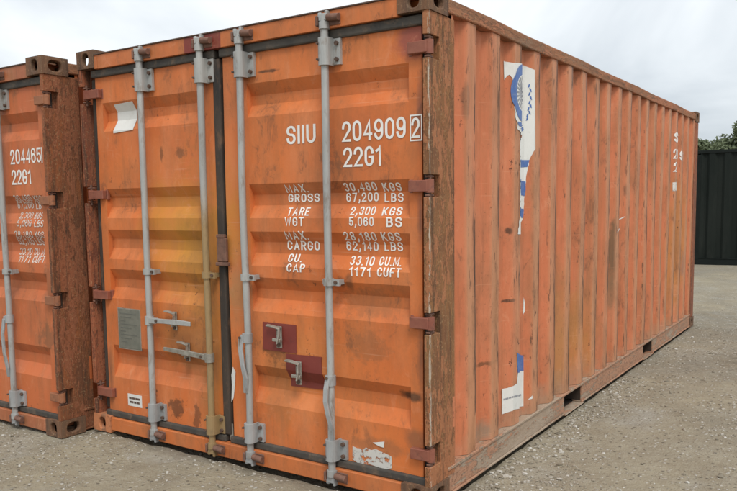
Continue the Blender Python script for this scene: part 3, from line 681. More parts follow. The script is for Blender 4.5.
def door_leaf(parent, x0, x1, pa, pb, mat):
    """one door: flat frame with five pressed horizontal recesses"""
    zs = sorted(set([DZ0, DZ1] + CREASE_Z + [1.70, 0.70])); xs = sorted(set([x0, pa, pb, x1] + [pa+(pb-pa)*i/6 for i in range(1,6)]))
    mb = MB(); pan = [(pa, pb)]
    def yy(x, z, inside):
        p = door_prof(z) if inside else 0.0
        return DOOR_Y + p + dent(x*1.3+2, z*1.1, 0.6)
    for i in range(len(xs)-1):
        ins = pa - 1e-6 <= xs[i] and xs[i+1] <= pb + 1e-6
        for j in range(len(zs)-1):
            mb.face([(x, yy(x, z, ins), z) for x, z in ((xs[i],zs[j]),(xs[i+1],zs[j]),(xs[i+1],zs[j+1]),(xs[i],zs[j+1]))])
    for xe in (pa, pb):                                      # the ends of each recess
        for a, b, c, d in RECESS:
            mb.face([(xe, yy(xe, a, False), a), (xe, yy(xe, b, True), b), (xe, yy(xe, c, True), c), (xe, yy(xe, d, False), d)])
    yb = DOOR_Y + 0.05
    for xe in (x0, x1): mb.face([(xe, yy(xe, DZ0, 0), DZ0), (xe, yb, DZ0), (xe, yb, DZ1), (xe, yy(xe, DZ1, 0), DZ1)])
    for ze in (DZ0, DZ1):
        mb.face([(x0, yy(x0, ze, 0), ze), (x1, yy(x1, ze, 0), ze), (x1, yb, ze), (x0, yb, ze)])
    mb.face([(x0, yb+0.03, DZ0), (x1, yb+0.03, DZ0), (x1, yb+0.03, DZ1), (x0, yb+0.03, DZ1)])
    return mb.build('door', mat, parent, True)

BAR_Y = -0.004
def locking_bar(parent, x, mat, bend=0.0):
    mb = MB(); N = 22
    path = []
    for i in range(N+1):
        z = 0.045 + (2.270-0.045)*i/N
        path.append((x + bend*math.sin(math.pi*i/N*2.3)*math.sin(math.pi*i/N), BAR_Y + 0.2*bend*math.sin(5*i/N), z))
    mb.tube(path, 0.0185, 14)
    for z in (2.235, 0.075): mb.tube([(x, BAR_Y, z-0.016), (x, BAR_Y, z+0.016)], 0.026, 14)
    return mb.build('locking_bar', mat, parent)
def bar_cam(parent, x, top, mat):
    mb = MB(); z = 2.272 if top else 0.043; s = 1 if top else -1
    mb.obox((x, BAR_Y+0.004, z), (0.024,0,0), (0,0.020,0), (0,0,0.017))
    mb.obox((x-0.020, BAR_Y+0.012, z+s*0.012), (0.010,0,0), (0,0.026,0), (0,0,0.012))
    mb.obox((x+0.018, BAR_Y+0.012, z+s*0.014), (0.008,0,0), (0,0.026,0), (0,0,0.016))
    return mb.build('bar_cam', mat, parent, False, 0.004)
def cam_keeper(parent, x, top, mat, y):
    mb = MB(); z = 2.258 if top else 0.058
    mb.box(x-0.042, x+0.088, y-0.006, y+0.002, z-0.026, z+0.026)
    mb.tube([(x+0.028, y-0.022, z+0.010), (x+0.092, y-0.022, z+0.004)], 0.0165, 10)
    mb.box(x-0.040, x-0.026, y-0.030, y-0.004, z-0.024, z+0.024)
    return mb.build('cam_keeper', mat, parent, False, 0.003)
def bracket(parent, x, z0, z1, mat, flip=1):
    """saddle round the bar with a bolted ear"""
    mb = MB(); yb = DOOR_Y - 0.002
    N = 9
    for k in range(N):
        a0 = math.pi*k/N; a1 = math.pi*(k+1)/N; R = 0.031
        p = [(x - R*math.cos(a0), BAR_Y - R*math.sin(a0)), (x - R*math.cos(a1), BAR_Y - R*math.sin(a1))]
        mb.face([(p[0][0],p[0][1],z0),(p[1][0],p[1][1],z0),(p[1][0],p[1][1],z1),(p[0][0],p[0][1],z1)], True)
        for z, rev in ((z0, 1), (z1, 0)):
            mb.face([(p[0][0],p[0][1],z),(p[1][0],p[1][1],z),(p[1][0],BAR_Y,z),(p[0][0],BAR_Y,z)])
    mb.box(x-0.031, x-0.021, BAR_Y, yb, z0, z1); mb.box(x+0.021, x+0.031, BAR_Y, yb, z0, z1)
    e0, e1 = (x+0.0312, x+0.072) if flip > 0 else (x-0.072, x-0.0312)
    mb.box(e0, e1, yb-0.016, yb, z0+0.004, z1-0.004)
    zc = (z0+z1)/2; h = (z1-z0)/2
    for zz in (zc-h*0.58, zc+h*0.58):
        bxx = x + flip*0.053
        mb.tube([(bxx, yb-0.028, zz), (bxx, yb-0.015, zz)], 0.0105, 8, 1)
        mb.tube([(x - flip*0.022, BAR_Y-0.034, zz), (x - flip*0.022, BAR_Y-0.020, zz)], 0.006, 6, 1)
    return mb.build('bar_bracket', [mat, M['bolt']], parent)
def guide(parent, x, z, mat):
    mb = MB()
    mb.tube([(x, BAR_Y, z-0.017), (x, BAR_Y, z+0.017)], 0.027, 12)
    mb.box(x+0.020, x+0.066, BAR_Y-0.006, BAR_Y+0.008, z-0.016, z+0.014)
    mb.box(x-0.040, x-0.018, BAR_Y+0.004, DOOR_Y-0.002, z-0.014, z+0.014); mb.box(x+0.040, x+0.058, BAR_Y+0.008, DOOR_Y+0.036, z-0.012, z+0.012)
    mb.tube([(x+0.046, BAR_Y-0.014, z), (x+0.046, BAR_Y-0.004, z)], 0.009, 8, 1)
    return mb.build('bar_guide', [mat, M['bolt']], parent, False)
def hinge(parent, xd, xp, z, mat, sgn):
    """strap from the door (xd) to the post (xp) with knuckle and pin"""
    mb = MB(); a, b = min(xd, xp), max(xd, xp)
    mb.box(a, b, 0.010, 0.0385, z-0.026, z+0.026)
    mb.box(xd-0.010, xd+0.010, 0.0385, 0.060, z-0.032, z+0.032)
    mb.tube([(xp, 0.034, z-0.030), (xp, 0.034, z+0.030)], 0.020, 12)
    mb.tube([(xp, 0.034, z-0.062), (xp, 0.034, z+0.062)], 0.009, 8, 1)
    for zz in (z-0.042, z+0.042): mb.box(xp-0.014, xp+0.008, 0.014, 0.062, zz-0.005, zz+0.005, 1)
    return mb.build('hinge', [mat, M['keeper']], parent, False, 0.003)
def catch(parent, x, z, y, s=1.0):
    """handle retainer: base strip, swivel hasp and rivets"""
    mb = MB()
    mb.box(x-0.018*s, x+0.018*s, y-0.008, y, z-0.060*s, z+0.060*s)
    mb.tube([(x, y-0.014, z+0.042*s), (x, y-0.007, z+0.042*s)], 0.011*s, 8, 1)
    mb.tube([(x, y-0.014, z-0.044*s), (x, y-0.007, z-0.044*s)], 0.011*s, 8, 1)
    mb.flatbar([(x-0.075*s, y-0.020, z+0.062*s), (x-0.03*s, y-0.022, z+0.060*s), (x+0.012*s, y-0.020, z+0.050*s), (x+0.016*s, y-0.026, z+0.010*s), (x+0.012*s, y-0.034, z-0.030*s)], 0.010*s, 0.004, (0,1,0.35))
    mb.box(x-0.030*s, x+0.026*s, y-0.030, y-0.008, z-0.022*s, z-0.006*s)
    return mb.build('handle_catch', [M['catch'], M['bolt']], parent, False, 0.002)

def decals_on_door(parent, px, entries, mat, panels, off=(0,0,0), label=None):
    def hit(u, v):
        Y = DOOR_Y
        for _ in range(6):
            a, b = D(u, v, Y + off[1]); Y = DOOR_Y + door_prof(b - off[2])
        return a - off[0], b - off[2]
    for txt, u0, u1, v0, v1 in entries:
        vm = (v0+v1)/2; uc = (u0+u1)/2
        a0 = hit(u0, vm)[0]; a1 = hit(u1, vm)[0]; bz = hit(uc, v1)[1]; tz = hit(uc, v0)[1]
        bm = text_bm(txt, a0, a1, bz, tz)
        lay(bm, ((1, [z for z in CREASE_Z if bz-0.02 < z < tz+0.02]), (0, [p for q in panels for p in q if a0 < p < a1])), lambda a, b: (a, door_y(a, b, panels) - 0.0022, b))
        finish_bm(bm, 'lettering', mat, parent, 'white stencilled lettering reading ' + txt)

# ------------------------------------------------------------------ a whole container
def make_container(name, loc, rz, cfg):
    root = empty(name, loc, rz); mt = cfg['mats']
    tag(root, cfg['label'], 'container', 'shipping containers in the yard')
    H = CH
    cst = {}
    for i, x0 in enumerate((-0.162, -CW)):
        for j, y0 in enumerate((0.0, CL-0.178)):
            for k, z0 in enumerate((0.0, H-0.106)):
                mm = mt['cast']
                if cfg.get('doors') and i == 1 and j == 0 and k == 0: mm = mt.get('cast_low', mm)
                casting(root, x0, y0, z0, 1 if i == 0 else -1, -1 if j == 0 else 1, k == 1, mm, H)
    # rails
    for sgn in (1, -1):
        X = lambda a: a if sgn > 0 else -CW - a
        mb = MB(); segs = 12
        for i in range(segs):                                 # top side rail, slightly battered
            y0, y1 = 0.178 + (CL-0.356)*i/segs, 0.178 + (CL-0.356)*(i+1)/segs
            d0, d1 = 0.004*math.sin(i*2.1), 0.004*math.sin((i+1)*2.1)
            if i == 0: d0 = 0
            if i == segs-1: d1 = 0
            for (xa, xb, za, zb) in ((-0.005, -0.065, H-0.086, H-0.022),):
                pts = []
                for y, d in ((y0, d0), (y1, d1)): pts.append([(X(xa)+0, y, za+d), (X(xb), y, za+d), (X(xb), y, zb+d), (X(xa), y, zb+d)])
                for k in range(4):
                    mb.face([pts[0][k], pts[0][(k+1)%4], pts[1][(k+1)%4], pts[1][k]])
        mb.build('top_rail', mt['rail'], root, True, 0.006, 2)
        bottom_rail(root, mt['bottom'], sgn)
        side_sheet(root, mt['side'], sgn)
        if cfg.get('doors'): door_post(root, mt['post'] if sgn > 0 else mt.get('post_left', mt['post']), sgn)
        else:
            mb = MB(); mb.box(min(X(-0.14),X(-0.006)), max(X(-0.14),X(-0.006)), 0.004, 0.24, 0.106, H-0.106); mb.build('corner_post', mt['post'], root, False, 0.01, 2)
        end_post(root, mt.get('epost', mt['side']), sgn)
    # roof, floor, closed end
    mb = MB(); k = 0; n_ = 40
    ys = [0.06 + (CL-0.12)*i/n_ for i in range(n_+1)]
    for i in range(n_):
        z0 = H-0.030 - (0.014 if i % 2 else 0.0); z1 = H-0.030 - (0.014 if (i+1) % 2 else 0.0)
        mb.face([(-CW+0.06, ys[i], z0), (-0.06, ys[i], z0), (-0.06, ys[i+1], z1), (-CW+0.06, ys[i+1], z1)])
    mb.build('roof', mt['side'], root)
    mb = MB(); mb.box(-CW+0.09, -0.09, 0.12, CL-0.06, 0.1332, 0.16); mb.build('floor_deck', M['ply'], root)
    mb = MB()
    zs = (0.14, H-0.10); n_ = 9
    for i in range(n_):
        a = -CW+0.14 + (CW-0.28)*i/n_; b = a + (CW-0.28)/n_; q = (b-a)/4; yo, yi = CL-0.03, CL-0.066
        pf = [(a, yo), (a+q, yo), (a+2*q, yi), (a+3*q, yi), (b, yo)]
        for j in range(4): mb.face([(pf[j][0], pf[j][1], zs[0]), (pf[j][0], pf[j][1], zs[1]), (pf[j+1][0], pf[j+1][1], zs[1]), (pf[j+1][0], pf[j+1][1], zs[0])])
    mb.build('end_wall', mt['side'], root)
    for zz in ((0.02, 0.139), (H-0.099, H-0.012)):
        mb = MB(); mb.box(-CW+0.162, -0.162, CL-0.09, CL-0.012, zz[0], zz[1]); mb.build('end_rail', mt['frame'], root, False, 0.005)
    if not cfg.get('doors'):
        mb = MB(); mb.box(-CW+0.162, -0.162, 0.012, 0.09, 0.02, 0.139); mb.build('end_rail', mt['frame'], root, False, 0.005)
        mb = MB(); mb.box(-CW+0.162, -0.162, 0.012, 0.09, H-0.099, H-0.012); mb.build('end_rail', mt['frame'], root, False, 0.005)
        mb = MB(); mb.box(-CW+0.14, -0.14, 0.03, 0.07, 0.14, H-0.10); mb.build('end_wall', mt['side'], root)
        return root, None, None
    # door frame
    mb = MB(); mb.box(-CW+0.162, -0.162, 0.006, 0.10, 2.222, 2.302); mb.box(-CW+0.11, -0.11, 0.10, 0.16, 2.17, 2.302)
    mb.box(-CW+0.162, -CW+0.190, 0.003, 0.0058, 2.222, 2.292)
    hd = mb.build('door_header', mt['frame'], root, False, 0.004)
    mb = MB(); mb.box(-CW+0.164, -0.164, 0.0, 0.11, 2.3022, 2.3100); mb.build('header_shade_strip', M['bolt'], root, False, 0.002)  # dark strip added to stand for the shadow line above the header
    mb = MB(); mb.box(-CW+0.162, -0.162, 0.006, 0.10, 0.016, 0.098); mb.box(-CW+0.11, -0.11, 0.10, 0.17, 0.03, 0.145)
    sill = mb.build('door_sill', mt['frame'], root, False, 0.004)
    # doors
    xl0, xl1, xr0, xr1 = -2.322, -1.326, -1.262, -0.062
    PL, PR = (-2.262, -1.420), (-1.095, -0.128)
    dl = door_leaf(root, xl0, xl1, PL[0], PL[1], mt['door']); dr = door_leaf(root, xr0, xr1, PR[0], PR[1], mt['door'])
    # gaskets
    def lip(parent, x0, x1, z0, z1, m, y0=0.022, y1=0.075): mb = MB(); mb.box(x0, x1, y0, y1, z0, z1); return mb.build('gasket', m, parent, False, 0.008, 2)
    lip(dl, xl0-0.02, xl1+0.02, 2.176, 2.2215, M['gasket']); lip(dr, xr0-0.012, -0.040, 2.176, 2.2215, M['gasket'])
    lip(dl, xl0-0.02, xl1+0.02, 0.0985, 0.138, M['gasket']); lip(dr, xr0-0.012, -0.040, 0.0985, 0.138, M['gasket'])
    lip(dl, xl1-0.002, xl1+0.050, 0.140, 2.174, M['vgasket'], 0.028)
    lip(dl, xl0-0.052, xl0+0.002, 0.140, 2.174, M['vgasket'], 0.052, 0.09)
    lip(dr, xr1-0.002, xr1+0.018, 0.140, 2.174, M['vgasket'], 0.052, 0.09)
    mb = MB(); mb.box(-CW+0.105, xl0-0.030, 0.095, 0.11, 0.12, 2.2); mb.box(xr1+0.010, -0.1055, 0.095, 0.11, 0.12, 2.2) if False else None
    for hz in HINGE_Z:
        hinge(dl, -2.262, -2.400, hz, mt['hinge'], -1); hinge(dr, -0.118, -0.021, hz, mt['hinge'], 1)
    # locking gear
    for (x, bend, mm, ml, d) in cfg['bars']:
        p = dl if d == 'L' else dr
        locking_bar(p, x, mm, bend)
        bar_cam(p, x, True, mm); bar_cam(p, x, False, ml)
        cam_keeper(hd, x, True, M['keeper'], 0.006); cam_keeper(sill, x, False, M['keeper'], 0.006)
        bracket(p, x, 2.052, 2.180, mm); bracket(p, x, 0.140, 0.245, ml)
        guide(p, x, 1.028, mm)
    return root, dl, dr

# ------------------------------------------------------------------ main container
mats_main = dict(door=M['door'], side=M['side'], frame=M['frame'], rail=M['rail'], bottom=M['bottom'], post=M['post'], post_left=M['mpost'], epost=M['mpost'], hinge=M['hinge'], cast=M['cast'], cast_low=M['castp'])
main, dl, dr = make_container('shipping_container', (0,0,0), 0.0, dict(mats=mats_main, doors=True,
    label='orange container in the middle with serial number 204909 and torn blue emblem on its side',
    bars=[(-1.866, 0.002, M['bar'], M['barlow'], 'L'), (-1.385, 0.003, M['barochre'], M['barochre'], 'L'), (-1.100, 0.007, M['bar'], M['barlow'], 'R'), (-0.558, 0.002, M['bar'], M['barlow'], 'R')]))
PANELS = [(-2.262, -1.420), (-1.095, -0.128)]
main_text = [('SIIU',286.5,316,125,143.5),('204909',342.5,406,119,140),('2',411.5,420,117.5,138),('22G1',343.5,382,146.5,166.5)]
small_text = [('MAX.',285.4,308,184,192.5),('GROSS',288.6,320,193.7,202),('TARE',288,310,207.5,215.6),('WGT',285,304,217.2,226),('MAX.',285.4,308,231,239.4),('CARGO',288,320,241,250),('CU.',289,303,253.7,262),('CAP',287,305,263.7,272),
    ('30,480',344,377,182.4,191),('KGS',383,401.7,182.6,191.2),('67,200',346.6,379,192.6,201.6),('LBS',385,404,193,202),('2,300',351,376,206.5,215),('KGS',383,402.6,207,215.5),('5,060',349,374,217,226),('BS',386.5,402.6,217.2,227),('28,180',344,376.5,232,240.7),('KGS',382,401,232.3,241),('62,140',346.6,379,241.6,250.6),('LBS',385,403.5,242,251),('33.10',350.5,375,256,265.5),('CU.M.',380,402.6,256.8,266),('1171',349,371,267,276.4),('CUFT',377.5,401,267.6,277)]
FONT_W, FONT_SP = 0.125, 0.75
decals_on_door(dr, None, main_text, M['letter'], PANELS)
FONT_W, FONT_SP = 0.135, 1.1
decals_on_door(dr, None, small_text, M['lettersmall'], PANELS)
# frame round the check digit
x0, z1 = D(410, 114.5); x1, z0 = D(422.5, 141); zc1 = D(416, 114.5)[1]; zc0 = D(416, 141)[1]; t = 0.006
bm = poly_bm([[(x0,zc0),(x1,zc0),(x1,zc0+t),(x0,zc0+t)], [(x0,zc1-t),(x1,zc1-t),(x1,zc1),(x0,zc1)], [(x0,zc0+t),(x0+t,zc0+t),(x0+t,zc1-t),(x0,zc1-t)], [(x1-t,zc0+t),(x1,zc0+t),(x1,zc1-t),(x1-t,zc1-t)]])
lay(bm, (), lambda a, b: (a, door_y(a, b, PANELS) - 0.0022, b)); finish_bm(bm, 'lettering', M['letter'], dr, 'white outlined box round the check digit')

def plate_on_door(parent, name, pts, mat, th=0.002, label=None, Y=DOOR_Y):
    """thin sheet that follows the pressed door; pts are photo pixels on the door plane"""
    poly = [D(u, v, Y) for u, v in pts]; zs = [p[1] for p in poly]; xs = [p[0] for p in poly]
    bm = poly_bm([poly])
    lay(bm, ((1, [z for z in CREASE_Z if min(zs) < z < max(zs)]), (0, [v for v in (-2.262,-1.420,-1.095,-0.128) if min(xs) < v < max(xs)])), lambda a, b: (a, door_y(a, b, PANELS) - 0.003, b))
    o = finish_bm(bm, name, mat, parent, label)
    md = o.modifiers.new('thickness', 'SOLIDIFY'); md.thickness = th; md.offset = 0
    return o
def flat_plate(parent, name, u0, v0, u1, v1, mat, y0, th, label=None, bevel=0.002):
    xa, za = D(u0, (v0+v1)/2, y0)[0], D((u0+u1)/2, v0, y0)[1]; xb, zb = D(u1, (v0+v1)/2, y0)[0], D((u0+u1)/2, v1, y0)[1]
    mb = MB(); mb.box(xa, xb, y0-th, y0, min(za,zb), max(za,zb)); o = mb.build(name, mat, parent, False, bevel)
    if label: o['label'] = label
    return o, (xa, xb, min(za,zb), max(za,zb))

# stickers and plates on the doors
plate_on_door(dl, 'sticker', [(112.8,104.8),(131.5,101.2),(133.2,129.8),(114.0,133.4)], M['sticker'], label='white sticker curling over the top recess')
pl, r_ = flat_plate(dl, 'data_plate', 119.5, 309.5, 140.5, 348.5, M['plate'], DOOR_Y-0.001, 0.004, 'grey metal data plate with a pale edge')
mb = MB(); e_ = 0.006
for a in ((r_[0]-e_, r_[1]+e_, r_[3], r_[3]+e_), (r_[0]-e_, r_[1]+e_, r_[2]-e_, r_[2]), (r_[0]-e_, r_[0], r_[2], r_[3]), (r_[1], r_[1]+e_, r_[2], r_[3])): mb.box(a[0], a[1], DOOR_Y-0.004, DOOR_Y, a[2], a[3])
mb.build('plate_edge', M['catch'], pl)
mb = MB(); yy_ = DOOR_Y-0.0062
for k in range(9):
    z_ = r_[3] - 0.028 - k*0.0215; mb.box(r_[0]+0.018, r_[1]-0.03-0.05*((k*7)%3), yy_, DOOR_Y-0.0052, z_-0.003, z_+0.003)
mb.build('plate_print', M['inkfaint'], pl)
lb, r_ = flat_plate(dl, 'sticker', 128.3, 394.5, 142, 406.5, M['sticker'], DOOR_Y-0.001, 0.002, 'small white label with two printed lines', 0.0)
mb = MB()
for zf, segs in ((0.66, ((0.10,0.28),(0.32,0.52),(0.56,0.88))), (0.34, ((0.14,0.40),(0.45,0.62),(0.66,0.84)))):
    for a, b in segs:
        zz = r_[2] + (r_[3]-r_[2])*zf; mb.box(r_[0]+(r_[1]-r_[0])*a, r_[0]+(r_[1]-r_[0])*b, DOOR_Y-0.0045, DOOR_Y-0.0032, zz-0.006, zz+0.006)
mb.build('label_print', M['bolt'], lb)
plate_on_door(dr, 'sticker', [(353,446),(357,448),(363,449),(366,447.5),(371,450),(376,449),(382,452),(388,454.5),(392,457),(392,468),(386,469),(377,466.5),(370,464),(362,465),(357,462),(353,459)], M['stickerworn'], label='torn white sticker above the bottom seal')
plate_on_door(dr, 'sticker', [(373,442.5),(384.5,441.5),(384,447.5),(379,446)], M['sticker'], label='torn white sticker scrap')
for (pts, cx, cy, lab) in (([(263.5,321.5),(296.5,325),(297,353.5),(264,349)], 279, 337, 'maroon painted square under the upper handle catch'), ([(286.5,353.5),(321.5,357),(322.5,391.5),(287.5,387)], 297.5, 372, 'maroon painted square under the lower handle catch')):
    plate_on_door(dr, 'catch_plate', pts, M['maroon'], 0.003, lab)
x, z = D(279.5, 337, 0.03); catch(dr, x, z, 0.032, 0.95)
x, z = D(299, 373, 0.03); catch(dr, x, z, 0.032, 1.0)
# handle catches on the left door
x, z = D(175, 321, 0.03); catch(dl, x, z, 0.034, 0.9)
x, z = D(188, 352, 0.03); catch(dl, x, z, 0.034, 0.9)
# handles
def handle(parent, pts, hub, mat, hw, Yc=-0.02, vertical=False):
    P3 = [(D(u, v, Y)[0], Y, D(u, v, Y)[1]) for u, v, Y in pts]; mb = MB()
    mb.flatbar(P3, hw, 0.0055, (1,0,0) if vertical else (0,0,1))
    hx, hz = hub
    mb.tube([(hx, BAR_Y, hz-0.024), (hx, BAR_Y, hz+0.024)], 0.0275, 12)
    p0 = Vector(P3[0]); q0 = Vector((hx, BAR_Y-0.012, hz)); d = (p0-q0)
    mb.obox((p0+q0)/2, d/2 if d.length > 0.01 else Vector((0.02,0,0)), (0,0.010,0), (0,0,0.016))
    mb.tube([(p0.x, p0.y-0.014, p0.z), (p0.x, p0.y+0.010, p0.z)], 0.008, 8, 1)
    return mb.build('handle', [mat, M['bolt']], parent, False, 0.002)
handle(dl, [(157,320.8,-0.018),(165,321.5,-0.022),(174,322.3,-0.020),(184,323.3,-0.014),(190.5,324.2,-0.012)], (-1.866, D(150,320,0)[1]), M['bar'], [0.014,0.013,0.015,0.014,0.012])
handle(dl, [(202,356.3,-0.016),(194,354.6,-0.020),(186,353,-0.022),(175,350.8,-0.018),(164,348.6,-0.012)], (-1.385, D(207,357,0)[1]), M['catch'], [0.014,0.015,0.014,0.013,0.010])
handle(dr, [(241,337.5,-0.022),(240.5,350,-0.030),(242.5,365,-0.034),(245.5,378,-0.030),(246,393,-0.020)], (-1.100, D(246,337.5,0)[1]), M['barlow'], [0.016,0.015,0.013,0.016,0.014], vertical=True)
handle(dr, [(327.5,378,-0.024),(326,390,-0.036),(325.5,402,-0.040),(328,415,-0.036),(331.5,428,-0.026),(332,441,-0.016)], (-0.558, D(330,380,0)[1]), M['barlow'], [0.012,0.014,0.013,0.013,0.013,0.011], vertical=True)
# centre seal cover between the doors
xa, za = D(218, 238, 0.02); xb, zb = D(228, 262, 0.02)
mb = MB(); mb.box(xa, xb, 0.006, 0.027, zb, za); mb.box(xa-0.010, xb+0.012, 0.002, 0.028, zb-0.022, zb-0.002); mb.box(xa-0.002, xb-0.01, 0.004, 0.0275, za+0.001, za+0.020)
mb.build('seal_cover', M['keeper'], dl, False, 0.004)
# flaking white sealant low on the centre gap
plate_on_door(dr, 'sealant', [(233,367),(235.5,372),(235,385),(233.5,398),(231.5,402),(232,385),(231.5,375)], M['sticker'], label='flaking white sealant beside the centre gap')
plate_on_door(dr, 'sealant', [(229.5,421),(233,424),(233.5,438),(230,440)], M['catch'])

# ------------------------------------------------------------------ torn emblem on the side wall
sw = [o for o in main.children if o.name.startswith('side_wall')][0]
CR_Y = side_creases(); GR_Z = [Z_A + (Z_B-Z_A)*i/26 for i in range(27)]
def on_side(name, polys_px, mat, off=0.0025, label=None, raw=None, parent=None):
    polys = raw if raw else [[S_surf(u, v) for u, v in p] for p in polys_px]
    ya = min(p[0] for q in polys for p in q); yb = max(p[0] for q in polys for p in q); za = min(p[1] for q in polys for p in q); zb = max(p[1] for q in polys for p in q)
    bm = poly_bm(polys)
    lay(bm, ((0, [y for y in CR_Y if ya < y < yb]), (1, [z for z in GR_Z if za < z < zb])), lambda a, b: (side_x(a, b) + off, a, b))
    return finish_bm(bm, name, mat, parent or sw, label)
WHITE = [(503.2,61),(513,63),(524,65.6),(527,67),(534.4,70.2),(534.8,105),(535,149),(532,154),(529.2,159),(527.5,167),(525.9,175),(525.2,184),(523.8,195),(523.4,206),(522.5,218.6),(520.3,234.2),(517.4,234.2),(518.7,224),(519.8,215),(519.8,175),(519.8,143),(521.5,135),(520.5,132.5),(517,129),(517.5,123.5),(515.7,119.7),(513.8,105),(512.4,86.7),(512,78.4),(509.3,74.8),(506.9,75.7),(505.6,77.5),(503.8,80.3)]
_rj = random.Random(4)
def torn(poly, i0, i1, amp=0.55):
    out = []
    for k, p in enumerate(poly):
        out.append(p)
        if i0 <= k < i1:
            q = poly[(k+1) % len(poly)]; L = math.hypot(q[0]-p[0], q[1]-p[1]); m_ = int(L/2.2)
            for t in range(1, m_): out.append((p[0]+(q[0]-p[0])*t/m_ + _rj.uniform(-amp, amp), p[1]+(q[1]-p[1])*t/m_ + _rj.uniform(-amp, amp)))
    return out
WHITE = torn(WHITE, 6, 14, 0.35); WHITE = torn(WHITE, len(WHITE)-18, len(WHITE)-1, 0.4)
stk = on_side('sticker', [WHITE], M['sticker'], label='torn white vinyl with blue wheel emblem')
cyy, czz = S(523.6, 93.5); 
R0, R1 = (0.140, 0.156), (0.100, 0.100)
ring = []
A0, A1 = math.radians(100), math.radians(262); NSEG = 16
for i in range(NSEG):
    b0, b1 = A0+(A1-A0)*i/NSEG, A0+(A1-A0)*(i+1)/NSEG
    ring.append([(cyy+R_[0]*math.cos(bb), czz+R_[1]*math.sin(bb)) for R_, bb in ((R1,b0),(R0,b0),(R0,b1),(R1,b1))])
on_side('emblem_ring', None, M['blue'], 0.0042, 'blue ring of the torn emblem', ring)
sp_ = []
for k in range(24):
    a = 2*math.pi*k/24; w_ = math.radians(3.2); sp_.append([(cyy+0.028*math.cos(a-w_*2), czz+0.028*math.sin(a-w_*2)), (cyy+0.093*math.cos(a-w_), czz+0.093*math.sin(a-w_)), (cyy+0.093*math.cos(a+w_), czz+0.093*math.sin(a+w_)), (cyy+0.028*math.cos(a+w_*2), czz+0.028*math.sin(a+w_*2))])
sp_.append([(cyy+0.026*math.cos(2*math.pi*k/14), czz+0.026*math.sin(2*math.pi*k/14)) for k in range(14)])
on_side('emblem_wheel', None, M['greyprint'], 0.0042, 'spoked wheel of the torn emblem', sp_)
lv = []
for (u, v, s_) in ((528,86,1),(529.6,90,-1),(528.6,94,1),(530,98,-1),(528.6,102.5,1),(529.8,106,-1),(527.6,109,1),(528.6,112.5,-1),(526.6,115.5,1),(526.2,119,1)):
    lv.append([(u-1.2, v+1.9*s_), (u-0.2, v-1.4*s_), (u+1.3, v-2.3*s_), (u+0.7, v+1.2*s_)])
on_side('emblem_leaves', lv, M['blue'], 0.0042, 'blue laurel leaves of the torn emblem')
for pg in ([(517.2,121.5),(520.5,122.5),(522.5,125.5),(521,127),(518.2,125.8)], [(519.5,128.5),(522.5,127),(523,130),(521,131.5)],
    [(520.1,159.5),(528.6,160),(526.6,167),(520.2,167.6)], [(520.1,179),(524.9,181.5),(525,190),(523.7,196),(520.2,193)], [(520.0,207),(523.2,209),(522.4,218),(519.6,216)],):
    on_side('emblem_scrap', [pg], M['blue'], 0.0042, 'blue scrap of the torn vinyl')
st2 = on_side('sticker', [[(501.4,389.5),(506.5,388),(512.5,386),(516.3,383.4),(517.6,372.8),(523.0,370.8),(523.0,406.3),(513.5,409.5),(501.4,415)]], M['sticker'], label='lower torn white sticker near the bottom rail')
on_side('emblem_scrap', [[(516.6,352.3),(518.6,354),(523.0,355.5),(523.0,370.7),(517.5,372.7),(516.8,365)]], M['blue'], 0.0025, 'blue scrap above the lower torn sticker')
on_side('sticker', [[(527.2,399.6),(531.9,394.8),(532.2,398.2)]], M['sticker'], label='tiny white scrap of sticker')
on_side('sticker', [[(523.2,297),(524.4,303),(524.2,312),(522.6,315)]], M['sticker'], label='thin white sliver of torn vinyl')
on_side('lettering', [[(u, v), (u+wd, v-wd*0.24), (u+wd, v-wd*0.24+1.6), (u, v+1.6)] for u, v, wd in ((502.6,398.6,1.4),(504.6,398.0,3.0),(508.2,397.0,2.4),(511.3,396.2,1.6),(513.6,395.6,3.6),(517.9,394.6,2.6))], M['greyprint'], 0.0042, 'small grey printed line on the lower torn sticker')
on_side('scrape', [[(617.0,231.8),(624.0,216.5),(624.6,217.0),(617.4,232.6)]], M['sticker'], 0.002, 'pale scratch over the rusty dent')
FONT_W, FONT_SP = 0.14, 0.8
for txt, y0, y1, va, vb in (('S',4.940,5.042,132,142.5),('20',4.935,5.046,149,159),('9',5.225,5.285,149.3,159.3),('1',5.312,5.326,149.5,160),('2',4.940,5.036,162,172)):
    zb = S(676, vb)[1]; zt = S(676, va)[1]; bm = text_bm(txt, y0, y1, zb, zt)
    lay(bm, ((0, [y for y in CR_Y if y0 < y < y1]), (1, [z for z in GR_Z if zb < z < zt])), lambda a, b: (side_x(a, b)+0.0025, a, b), (1,0,0))
    finish_bm(bm, 'lettering', M['letter'], sw, 'worn white stencilled lettering at the far end')
on_side('lettering', [[(672.2,182.5),(676.2,182),(676.2,190.5),(672.2,191.5)]], M['letter2'], label='small faded white block below the side number')

